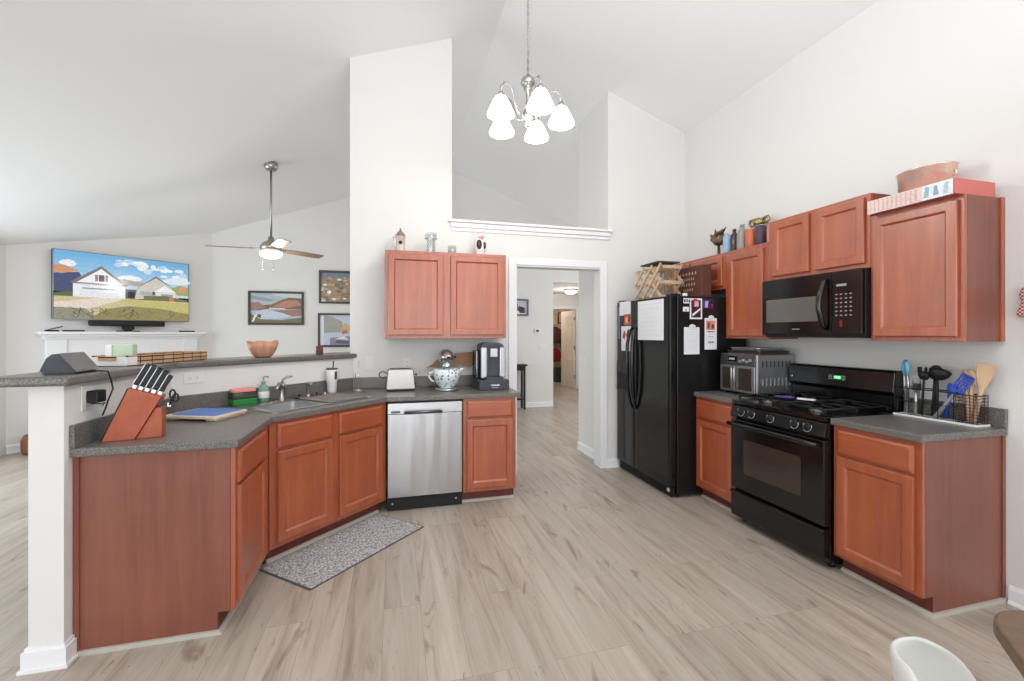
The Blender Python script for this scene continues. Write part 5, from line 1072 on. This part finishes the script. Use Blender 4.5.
for k, ang in enumerate((-107, 33, 139)):
    a = math.radians(ang); dirv = Vector((math.cos(TH) * math.sin(a) + math.sin(TH) * math.cos(a), -math.sin(TH) * math.sin(a) + math.cos(TH) * math.cos(a), 0))
    M = Matrix.Translation((0, 0, 2.465)) @ Matrix.Rotation(math.atan2(dirv.y, dirv.x), 4, 'Z') @ Matrix.Rotation(math.radians(-12), 4, 'X')
    m = MB(); m.prism([(0.17, -0.045), (0.3, -0.062), (0.62, -0.068), (0.69, -0.06), (0.69, 0.06), (0.62, 0.068), (0.3, 0.062), (0.17, 0.045)], -0.004, 0.004, FBW, 'z', M); b_ = m.build('blade', FN)
    m = MB(); m.prism([(0.1, -0.02), (0.2, -0.035), (0.24, 0), (0.2, 0.035), (0.1, 0.02)], 0.0045, 0.011, NICKEL, 'z', M); m.build('blade_iron', b_)
m = MB()
for x, ll in ((-0.12, 0.16), (0.09, 0.16)): m.tube([(x * 0.6, -0.1, 2.36), (x * 0.6, -0.1, 2.36 - ll)], 0.002, NICKEL, 5); m.ball((x * 0.6, -0.1, 2.36 - ll - 0.012), (0.007, 0.007, 0.014), NICKEL, 8, 6)
m.build('pull_chain', FN)
point('fan_light', (fx_, fy_, 2.28), 14, 0.1)
# fireplace wall frame: t along the diagonal
def tw(t_, off, z): return (XL + (t_ + off) * DG, 6.547 + (t_ - off) * DG, z)      # off = distance out from the wall
FP = thing('fireplace_mantel', 'white wooden fireplace mantel on the diagonal living room wall', 'mantel', (XL, 6.547, 0), PI / 4)
m = MB(); m.box(0.235, 2.05, -0.2, -0.001, 1.405, 1.44, TRIM); m.box(0.27, 2.01, -0.16, -0.001, 1.375, 1.405, TRIM); m.box(0.29, 1.99, -0.12, -0.001, 1.345, 1.375, TRIM); m.build('shelf', FP, bevel=0.006)
for x in (0.31, 1.78): MB().box(x, x + 0.19, -0.1, -0.001, 0, 1.345, TRIM).build('pilaster', FP, bevel=0.006)
m = MB(); m.box(0.5, 1.78, -0.085, -0.001, 1.02, 1.345, TRIM); m.build('frieze', FP, bevel=0.004)
m = MB(); m.box(0.5, 0.7, -0.07, -0.001, 0, 1.02, GREYL); m.box(1.58, 1.78, -0.07, -0.001, 0, 1.02, GREYL); m.box(0.7, 1.58, -0.07, -0.001, 0.85, 1.02, GREYL); m.build('stone_surround', FP)
m = MB(); m.box(0.7, 1.58, -0.03, -0.001, 0, 0.85, DARKHOLE); m.build('firebox', FP)
# television
TVX = thing('television', 'large wall television showing a house above the mantel', 'television', tw(0.368, 0.055, 1.597), PI / 4)
TW, THh = 1.489, 0.877
MB().box(0, TW, -0.03, 0.015, 0, THh, BLACKM).build('frame', TVX, bevel=0.004)
MB().box(0.5, 1.0, 0.0155, 0.054, 0.2, 0.6, BLACKM).build('wall_mount', TVX)
m = MB(); m.tube([(0.003, -0.031, 0.003), (TW - 0.003, -0.031, 0.003), (TW - 0.003, -0.031, THh - 0.003), (0.003, -0.031, THh - 0.003), (0.003, -0.031, 0.003)], 0.006, GREYL, 6); m.build('bezel', TVX)
P = []
def R4(c, x0, x1, y0, y1): P.append((c, [(x0, y0), (x1, y0), (x1, y1), (x0, y1)]))
def PG(c, *pts): P.append((c, list(pts)))
for i in range(8):
    k = i / 7; R4(tuple(int(a_ + (b__ - a_) * k) for a_, b__ in zip((196, 218, 236), (112, 176, 222))), 0, 1, 0.4 + 0.075 * i, 0.4 + 0.075 * (i + 1))
def cloud(cx, cy, a, b_, c=(232, 240, 246)): PG(c, *[(cx + a * math.cos(k * PI / 8) * (1 + 0.12 * math.sin(5 * k)), cy + b_ * math.sin(k * PI / 8) * (1 + 0.1 * math.cos(3 * k))) for k in range(16)])
random.seed(5)
for i in range(46):
    u_ = random.uniform(0.42, 1.0); v_ = 0.95 - 0.25 * (u_ - 0.42) + random.uniform(-0.12, 0.06)
    cloud(min(0.95, u_), min(0.93, v_), random.uniform(0.02, 0.05), random.uniform(0.015, 0.04), random.choice([(226, 236, 244), (206, 222, 236), (240, 244, 248), (186, 210, 230)]))
cloud(0.09, 0.82, 0.055, 0.05); cloud(0.52, 0.67, 0.09, 0.045); cloud(0.9, 0.68, 0.12, 0.06, (220, 232, 240)); pass
PG((70, 80, 118), (0, 0.40), (0.13, 0.40), (0.18, 0.62), (0.16, 0.7), (0.0, 0.66)); PG((206, 150, 112), (0, 0.67), (0.0, 0.78), (0.06, 0.79), (0.16, 0.72), (0.05, 0.66))
PG((90, 110, 70), (0, 0.32), (0.13, 0.33), (0.14, 0.39), (0.08, 0.4), (0, 0.37))
PG((150, 168, 100), (0.85, 0.44), (1, 0.44), (1, 0.58), (0.93, 0.62), (0.85, 0.56)); PG((214, 150, 120), (0.9, 0.5), (0.98, 0.5), (0.98, 0.58), (0.93, 0.62))
R4((236, 238, 240), 0.12, 0.48, 0.32, 0.55); PG((120, 118, 116), (0.1, 0.545), (0.31, 0.82), (0.5, 0.54), (0.48, 0.525), (0.12, 0.525)); PG((240, 241, 242), (0.145, 0.55), (0.31, 0.775), (0.46, 0.545)); R4((196, 200, 206), 0.13, 0.48, 0.515, 0.535)
R4((228, 232, 236), 0.165, 0.435, 0.325, 0.48); R4((206, 210, 214), 0.165, 0.435, 0.4, 0.405); R4((140, 146, 156), 0.18, 0.42, 0.455, 0.475); R4((206, 210, 214), 0.165, 0.435, 0.36, 0.364)
R4((186, 104, 104), 0.265, 0.285, 0.58, 0.68); R4((186, 104, 104), 0.335, 0.355, 0.58, 0.68); R4((72, 82, 106), 0.29, 0.33, 0.58, 0.68)
PG((178, 164, 148), (0.45, 0.56), (0.66, 0.54), (0.66, 0.6), (0.46, 0.65)); R4((90, 92, 92), 0.48, 0.57, 0.34, 0.49); R4((28, 28, 38), 0.5, 0.55, 0.36, 0.46)
PG((206, 200, 188), (0.55, 0.34), (0.92, 0.36), (0.88, 0.5), (0.72, 0.74), (0.57, 0.52)); PG((112, 110, 108), (0.55, 0.5), (0.72, 0.74), (0.9, 0.5), (0.72, 0.71)); R4((170, 178, 180), 0.59, 0.7, 0.41, 0.47); PG((238, 238, 238), (0.7, 0.48), (0.79, 0.59), (0.89, 0.48)); R4((224, 222, 216), 0.72, 0.88, 0.36, 0.47); R4((150, 160, 170), 0.76, 0.86, 0.4, 0.45); R4((70, 80, 110), 0.69, 0.71, 0.42, 0.48)
PG((112, 116, 76), (0.62, 0.33), (0.99, 0.28), (0.99, 0.36), (0.8, 0.42), (0.62, 0.4)); R4((196, 130, 90), 0.83, 0.87, 0.33, 0.4)
R4((206, 190, 150), 0, 1, 0.0, 0.33); PG((226, 214, 200), (0, 0.14), (0.22, 0.16), (0.5, 0.34), (0.3, 0.33), (0.0, 0.24))
PG((196, 186, 118), (0.42, 0.3), (0.5, 0.34), (1, 0.3), (1, 0.1), (0.6, 0.2)); PG((150, 146, 128), (0, 0), (0.3, 0.0), (0.2, 0.16), (0, 0.17)); PG((148, 138, 92), (0.22, 0.0), (1, 0), (1, 0.12), (0.75, 0.2), (0.5, 0.22), (0.34, 0.16))
for i in range(26):
    x0, y0 = random.uniform(0.02, 0.95), random.uniform(0.0, 0.1); pts = [(x0, y0)]
    for j in range(4): pts.append((min(0.99, max(0.01, pts[-1][0] + random.uniform(-0.045, 0.06))), min(0.21, pts[-1][1] + random.uniform(0.01, 0.05))))
    th = random.uniform(0.004, 0.009)
    for p0_, p1_ in zip(pts, pts[1:]): PG(random.choice([(84, 78, 62), (108, 100, 78), (70, 68, 60)]), p0_, (p0_[0] + th, p0_[1]), (p1_[0] + th, p1_[1]), p1_)
TVM = attr_mat('television_picture', 0.15, 1.0)
tvn = TVM.node_tree
o = picture('screen', TVX, TW - 0.016, THh - 0.016, P, TVM, y=-0.031, step=0.00012); o.location = (0.008, 0, 0.008)
SB = thing('soundbar', 'black soundbar on a small foot under the television', 'soundbar', tw(0.706, 0.09, 1.4405), PI / 4)
MB().box(0, 0.83, -0.04, 0.04, 0.075, 0.15, BLACKM).build('bar', SB, bevel=0.015, seg=3)
m = MB(); m.box(0.35, 0.47, -0.03, 0.03, 0.03, 0.0745, BLACKM); m.prism(rrect(0.29, 0.53, -0.06, 0.05, 0.02), 0, 0.014, BLACKM); m.box(0.37, 0.45, -0.02, 0.02, 0.014, 0.03, BLACKM); m.build('foot', SB)
def remote(label, t_, off, rz, tilt_):
    o = MB().box(-0.1, 0.1, -0.022, 0.022, 0.0, 0.02, BLACKM).build('remote_control', loc=tw(t_, off, 1.4405), bevel=0.005)
    o.rotation_euler = (0, 0, PI / 4 + rz); tag(o, label, 'remote control', 'black items on the mantel'); return o
remote('black remote lying near the left end of the mantel', 0.56, 0.1, 0, 0)
remote('black remote at the right end of the mantel', 1.83, 0.09, 0, 0)
RS = thing('remote_stand', 'small slanted black device at the far left of the mantel', 'device', tw(0.36, 0.1, 1.4405), PI / 4)
MB().box(-0.06, 0.06, -0.025, 0.025, 0, 0.02, BLACKM).build('base', RS, bevel=0.003)
m = MB(); m.prism([(-0.05, 0.0205), (-0.02, 0.0205), (0.1, 0.06), (0.09, 0.068)], -0.02, 0.02, BLACKM, 'y'); m.build('arm', RS)
# pictures on the rear wall
AM = attr_mat('landscape_print', 0.35)
def framed(label, x0, x1, z0, z1, polys, fw_=0.035, fm=None):
    t = thing('framed_picture', label, 'picture', (x0, YR - 0.003, z0), 0, 'framed pictures on the far wall')
    W, H = x1 - x0, z1 - z0; fm = fm or mat('dark_frame', (64, 58, 56), 0.4); m = MB()
    for a, b_, c_, d_ in ((0, W, 0, fw_), (0, W, H - fw_, H), (0, fw_, fw_, H - fw_), (W - fw_, W, fw_, H - fw_)): m.box(a, b_, -0.03, 0, c_, d_, fm)
    m.build('frame', t, bevel=0.003)
    MB().box(fw_ * 0.5, W - fw_ * 0.5, -0.008, -0.002, fw_ * 0.5, H - fw_ * 0.5, PAPER).build('mat_board', t)
    o = picture('print', t, W - 2 * fw_, H - 2 * fw_, polys, AM, y=-0.0095, step=0.00015); o.location = (fw_, 0, fw_)
def q(c, *p): return (c, list(p))
full = [(0, 0), (1, 0), (1, 1), (0, 1)]
lake = [(( 176, 186, 196), full), q((150, 158, 160), (0, 0.8), (0.35, 0.72), (0.5, 0.78), (0, 0.92)), q((206, 210, 212), (0.5, 0.9), (1, 0.85), (1, 1), (0.4, 1)), q((124, 98, 72), (0, 0.48), (0.25, 0.6), (0.4, 0.62), (0.6, 0.78), (0.75, 0.86), (1, 0.84), (1, 0.44), (0, 0.42)), q((182, 130, 106), (0.42, 0.56), (0.68, 0.76), (0.9, 0.78), (1, 0.62), (0.7, 0.5)), q((162, 120, 108), (0, 0.4), (0.3, 0.52), (0.15, 0.7), (0, 0.68)),
        q((196, 206, 222), (0.1, 0.1), (0.3, 0.12), (0.78, 0.2), (1, 0.3), (1, 0.46), (0.3, 0.46), (0.1, 0.4)), q((158, 118, 106), (0.4, 0.42), (1, 0.46), (1, 0.25), (0.8, 0.22), (0.66, 0.32)), q((232, 236, 240), (0.36, 0.48), (0.66, 0.47), (0.66, 0.5), (0.36, 0.51)), q((116, 112, 70), (0, 0), (1, 0), (1, 0.18), (0.6, 0.1), (0.2, 0.12), (0, 0.3)), q((236, 236, 236), (0.02, 0.02), (0.06, 0.04), (0.12, 0.28), (0.08, 0.28)), q((84, 76, 66), (0.12, 0.2), (0.2, 0.16), (0.2, 0.28), (0.14, 0.3))]
stones = [((150, 128, 96), full), q((112, 122, 140), (0, 0.8), (1, 0.86), (1, 1), (0, 1))]
random.seed(11)
for i in range(70):
    cx, cy = random.random(), random.random() * 0.85; s_ = random.uniform(0.03, 0.07); cc = random.choice([(186, 158, 112), (206, 182, 140), (124, 104, 84), (96, 92, 92), (206, 150, 96), (230, 226, 216)])
    stones.append((cc, [(min(1, max(0, cx + s_ * math.cos(k * PI / 3) * random.uniform(0.7, 1.2))), min(1, max(0, cy + s_ * 0.7 * math.sin(k * PI / 3)))) for k in range(6)]))
stones.append(((250, 250, 250), [(0.18 + 0.05 * math.cos(k * PI / 4), 0.32 + 0.055 * math.sin(k * PI / 4)) for k in range(8)]))
mist = [((196, 200, 218), full), q((226, 230, 240), (0, 0), (0.07, 0), (0.07, 1), (0, 1)), q((160, 160, 150), (0.08, 0.4), (0.5, 0.45), (0.45, 0.8), (0.25, 0.95), (0.08, 1)), q((206, 170, 130), (0.4, 0.42), (0.75, 0.46), (0.62, 0.66), (0.5, 0.75)), q((188, 120, 90), (0.46, 0.36), (0.6, 0.4), (0.56, 0.52), (0.46, 0.5)), q((140, 138, 168), (0.2, 0), (1, 0), (1, 0.2), (0.6, 0.3), (0.2, 0.24)), q((232, 226, 236), (0.3, 0.2), (0.6, 0.18), (0.5, 0.3)), q((92, 84, 98), (0.3, 0.06), (0.6, 0.04), (0.62, 0.12), (0.35, 0.16))]
framed('wide dark framed autumn lake landscape left of the other two pictures', -2.31, -1.47, 1.56, 2.12, lake)
framed('dark framed picture of speckled stones, upper one beside the column', -1.235, -0.45, 1.93, 2.495, stones)
framed('dark framed misty pastel landscape, lower one beside the column', -1.25, -0.42, 1.185, 1.765, mist)
port = [((196, 198, 206), full), q((96, 100, 116), (0, 0), (0.3, 0), (0.25, 0.9), (0, 1)), q((176, 96, 90), (0.3, 0.3), (0.6, 0.28), (0.55, 0.85), (0.4, 0.9)), q((60, 60, 72), (0.55, 0.1), (0.9, 0.1), (0.9, 0.5), (0.6, 0.6)), q((226, 222, 224), (0.2, 0.0), (0.7, 0.0), (0.6, 0.25), (0.3, 0.3))]
framed('small blue grey framed print seen through the doorway', 2.02, 2.49, 1.755, 2.075, port, 0.03, mat('blue_grey_frame', (96, 102, 116), 0.4))
o = thing('thermostat', 'small white thermostat with dark display on the far wall', 'thermostat', (2.69, YR, 1.466))
MB().prism(rrect(-0.075, 0.065, -0.05, 0.05, 0.012), -0.025, -0.0005, PLATE, 'y').build('case', o, bevel=0.004)
MB().box(-0.05, 0.01, -0.027, -0.0255, -0.02, 0.022, GREYP).build('display', o)
# console table seen at the door edge
CT_ = thing('console_table', 'slim black console table against the far wall behind the doorway edge', 'console table', (1.6, 7.86, 0))
BT = mat('black_painted_wood', (34, 32, 32), 0.4)
MB().box(0, 0.8, 0, 0.24, 0.81, 0.84, BT).build('table_top', CT_, bevel=0.004)
m = MB(); m.box(0.03, 0.76, 0.02, 0.22, 0.73, 0.81, BT); m.build('apron', CT_)
for x in (0.02, 0.73):
    for y_ in (0.015, 0.19): MB().prism([(x, y_), (x + 0.035, y_), (x + 0.035, y_ + 0.035), (x, y_ + 0.035)], 0, 0.81 - 0.0005, BT).build('leg', CT_)
MB().box(0.05, 0.74, 0.03, 0.21, 0.18, 0.2, BT).build('lower_shelf', CT_)
# barrel with a dark stem by the fireplace wall
PT = thing('planter', 'round brown wooden planter on the living room floor at the left', 'planter', (-4.09, 6.52, 0))
MB().lathe([(0, 0), (0.12, 0), (0.135, 0.04), (0.14, 0.16), (0.115, 0.22), (0.105, 0.22), (0.105, 0.2), (0, 0.2)], wood('planter_wood', (120, 76, 48), (154, 102, 68), 0.6, 0, (20, 20, 3))).build('pot', PT)
m = MB(); m.tube([(0, 0, 0.2), (0.01, 0, 0.5), (0.0, 0.01, 0.95)], [0.012, 0.009, 0.005], mat('dark_stem', (74, 58, 46), 0.7), 6); m.build('stem', PT)
LEAF = mat('dark_leaf', (70, 78, 56), 0.6)
for k in range(7):
    a = k * 2.4; z = 0.45 + 0.075 * k
    m = MB(); m.prism([(0, 0), (0.04, 0.02), (0.1, 0.012), (0.13, 0), (0.1, -0.012), (0.04, -0.02)], 0, 0.002, LEAF, 'z', Matrix.Translation((0.0, 0.0, z)) @ Matrix.Rotation(a, 4, 'Z') @ Matrix.Rotation(-0.6, 4, 'Y')); m.build('leaf', PT)
# ================================================================ CORRIDOR
CL = thing('ceiling_light', 'small lit dome light on the corridor ceiling', 'ceiling light', (3.88, 9.35, 2.42))
MB().lathe([(0, -0.001), (0.16, -0.001), (0.165, -0.025), (0.15, -0.03), (0, -0.03)], NICKEL).build('base', CL)
MB().lathe([(0, -0.11), (0.06, -0.105), (0.12, -0.075), (0.148, -0.031), (0, -0.031)], LIT, seg=28).build('dome', CL)
point('corridor_light', (3.88, 9.35, 2.25), 14, 0.1, (1, 0.9, 0.8))
point('bedroom_light', (3.9, 11.6, 2.2), 14, 0.1, (1, 0.9, 0.78))
GR = [((104, 58, 56), 'dull maroon shirt hanging in the room past the corridor, beside the open door', 4.66, 1.62, 0.5), ((62, 42, 40), 'dark brown coat hanging beside the maroon shirt in the far room', 4.95, 1.5, 0.6), ((150, 40, 40), 'bright red garment hanging lowest in the far room', 4.66, 0.98, 0.40)]
for c_, lb, x, z, h in GR:
    g = thing('hanging_garment', lb, 'garment', (x, 12.45 if x < 4.9 else 12.32, z), 0, 'garments in the far room')
    m = MB(); m.prism([(-0.04, 0), (-0.2, -0.08), (-0.24, -0.3), (-0.17, -0.3), (-0.16, -h), (0.16, -h), (0.17, -0.3), (0.24, -0.3), (0.2, -0.08), (0.04, 0)], -0.05, 0.05, mat('cloth_%d' % c_[0], c_, 0.9), 'y'); m.build('cloth', g, bevel=0.02)
    m = MB(); m.tube([(0, 0, -0.02), (0, 0, 0.05), (0.02, 0.03, 0.08), (0, 0.1, 0.08), (0, 0.149, 0.07)], 0.004, STEELD, 6); m.build('hanger_hook', g)
o = MB().box(-0.14, 0.14, -0.15, 0.15, 0, 0.42, mat('dark_green_bin', (58, 76, 62), 0.6)).build('storage_bin', loc=(4.66, 12.2, 0), bevel=0.02); tag(o, 'dark green bin on the floor under the garments', 'bin')
FRM = thing('bedroom_picture', 'small dark framed picture in the far room beside the open door', 'picture', (4.8, 12.597, 1.72))
m = MB(); m.box(0, 0.2, -0.02, 0, 0, 0.34, BT); m.build('frame', FRM); MB().box(0.03, 0.17, -0.024, -0.0205, 0.03, 0.31, HALL).build('print', FRM)
# ================================================================ RIGHT EDGE
OM = thing('oven_mitt', 'red and white patterned oven mitt hanging on the right wall', 'oven mitt', (XW - 0.002, 1.47, 1.5), -R90)
MITT = mat('red_pattern_cloth', (190, 90, 98), 0.9)
nt = MITT.node_tree; tc = nt.nodes.new('ShaderNodeTexCoord'); ck = nt.nodes.new('ShaderNodeTexChecker'); ck.inputs['Scale'].default_value = 110; ck.inputs['Color1'].default_value = lin(150, 46, 58); ck.inputs['Color2'].default_value = lin(226, 196, 196)
nt.links.new(tc.outputs['Object'], ck.inputs['Vector']); nt.links.new(ck.outputs['Color'], nt.nodes['Principled BSDF'].inputs['Base Color'])
m = MB(); m.prism([(-0.055, 0.0), (0.09, 0.0), (0.095, 0.06), (0.1, 0.13), (0.06, 0.165), (0.0, 0.165), (-0.04, 0.15), (-0.05, 0.11), (-0.04, 0.075), (-0.05, 0.05), (-0.06, 0.02)], -0.032, 0, MITT, 'y'); m.build('mitt_body', OM, bevel=0.012, seg=3)
m = MB(); m.tube([(0.03, -0.01, 0.165), (0.02, -0.01, 0.19), (0.04, -0.01, 0.19), (0.03, -0.01, 0.165)], 0.003, MITT, 6); m.build('loop', OM)
# dining table and chair
TBL = thing('dining_table', 'brown wooden dining table with rounded corners at the lower right', 'table', (1.395, 0.76, 0), math.radians(-47))
TWD = wood('brown_table_wood', (98, 76, 58), (124, 100, 80), 0.45, 0.05, (3, 30, 30))
# local x runs along (0.68,-0.73), local -y along (-0.73,-0.68)
m = MB(); m.prism(rrect(0, 1.0, -1.5, 0, 0.12, 8), 0.725, 0.76, TWD); m.build('table_top', TBL, bevel=0.006)
m = MB(); m.box(0.12, 0.88, -1.38, -0.12, 0.64, 0.7245, TWD); m.build('apron', TBL)
for x in (0.13, 0.82):
    for y_ in (-1.36, -0.19): MB().prism([(x, y_), (x + 0.06, y_), (x + 0.06, y_ + 0.06), (x, y_ + 0.06)], 0, 0.6395, TWD).build('leg', TBL)
CHR = thing('dining_chair', 'white moulded shell chair beside the dining table', 'chair', (1.008, 0.372, 0), math.radians(-152))
CWH = mat('off_white_plastic', (204, 203, 198), 0.5)
# shell: local +y is the front, the back stands at -y ... rows along the profile
prof = [(0.22, 0.43), (0.12, 0.44), (0.0, 0.43), (-0.12, 0.43), (-0.19, 0.47), (-0.22, 0.56), (-0.235, 0.66), (-0.25, 0.755), (-0.258, 0.81), (-0.262, 0.846)]
wid = [0.2, 0.22, 0.225, 0.22, 0.21, 0.205, 0.195, 0.17, 0.125, 0.055]
m = MB(); nx = 12; vs = []
for (y_, z), w_ in zip(prof, wid):
    for k in range(nx + 1):
        s_ = -1 + 2 * k / nx; x = w_ * math.sin(s_ * PI / 2) if False else w_ * s_
        lift = 0.045 * s_ * s_ if z < 0.5 else 0.0; fwd = 0.11 * s_ * s_ * (w_ / 0.2) if z > 0.5 else 0.0
        vs.append(Vector((x, y_ + fwd, z + lift)))
n = nx + 1
m.faces(vs, [(i * n + k, i * n + k + 1, (i + 1) * n + k + 1, (i + 1) * n + k) for i in range(len(prof) - 1) for k in range(nx)], CWH, True)
o = m.build('shell', CHR); md_ = o.modifiers.new('s', 'SOLIDIFY'); md_.thickness = 0.012; md_.offset = 0; sd = o.modifiers.new('sub', 'SUBSURF'); sd.levels = 1; sd.render_levels = 2
for sx in (-1, 1):
    for sy in (-1, 1): MB().tube([(sx * 0.12, sy * 0.1, 0.415), (sx * 0.22, sy * 0.22, 0.0)], [0.016, 0.011], WSP, 8).build('leg', CHR)
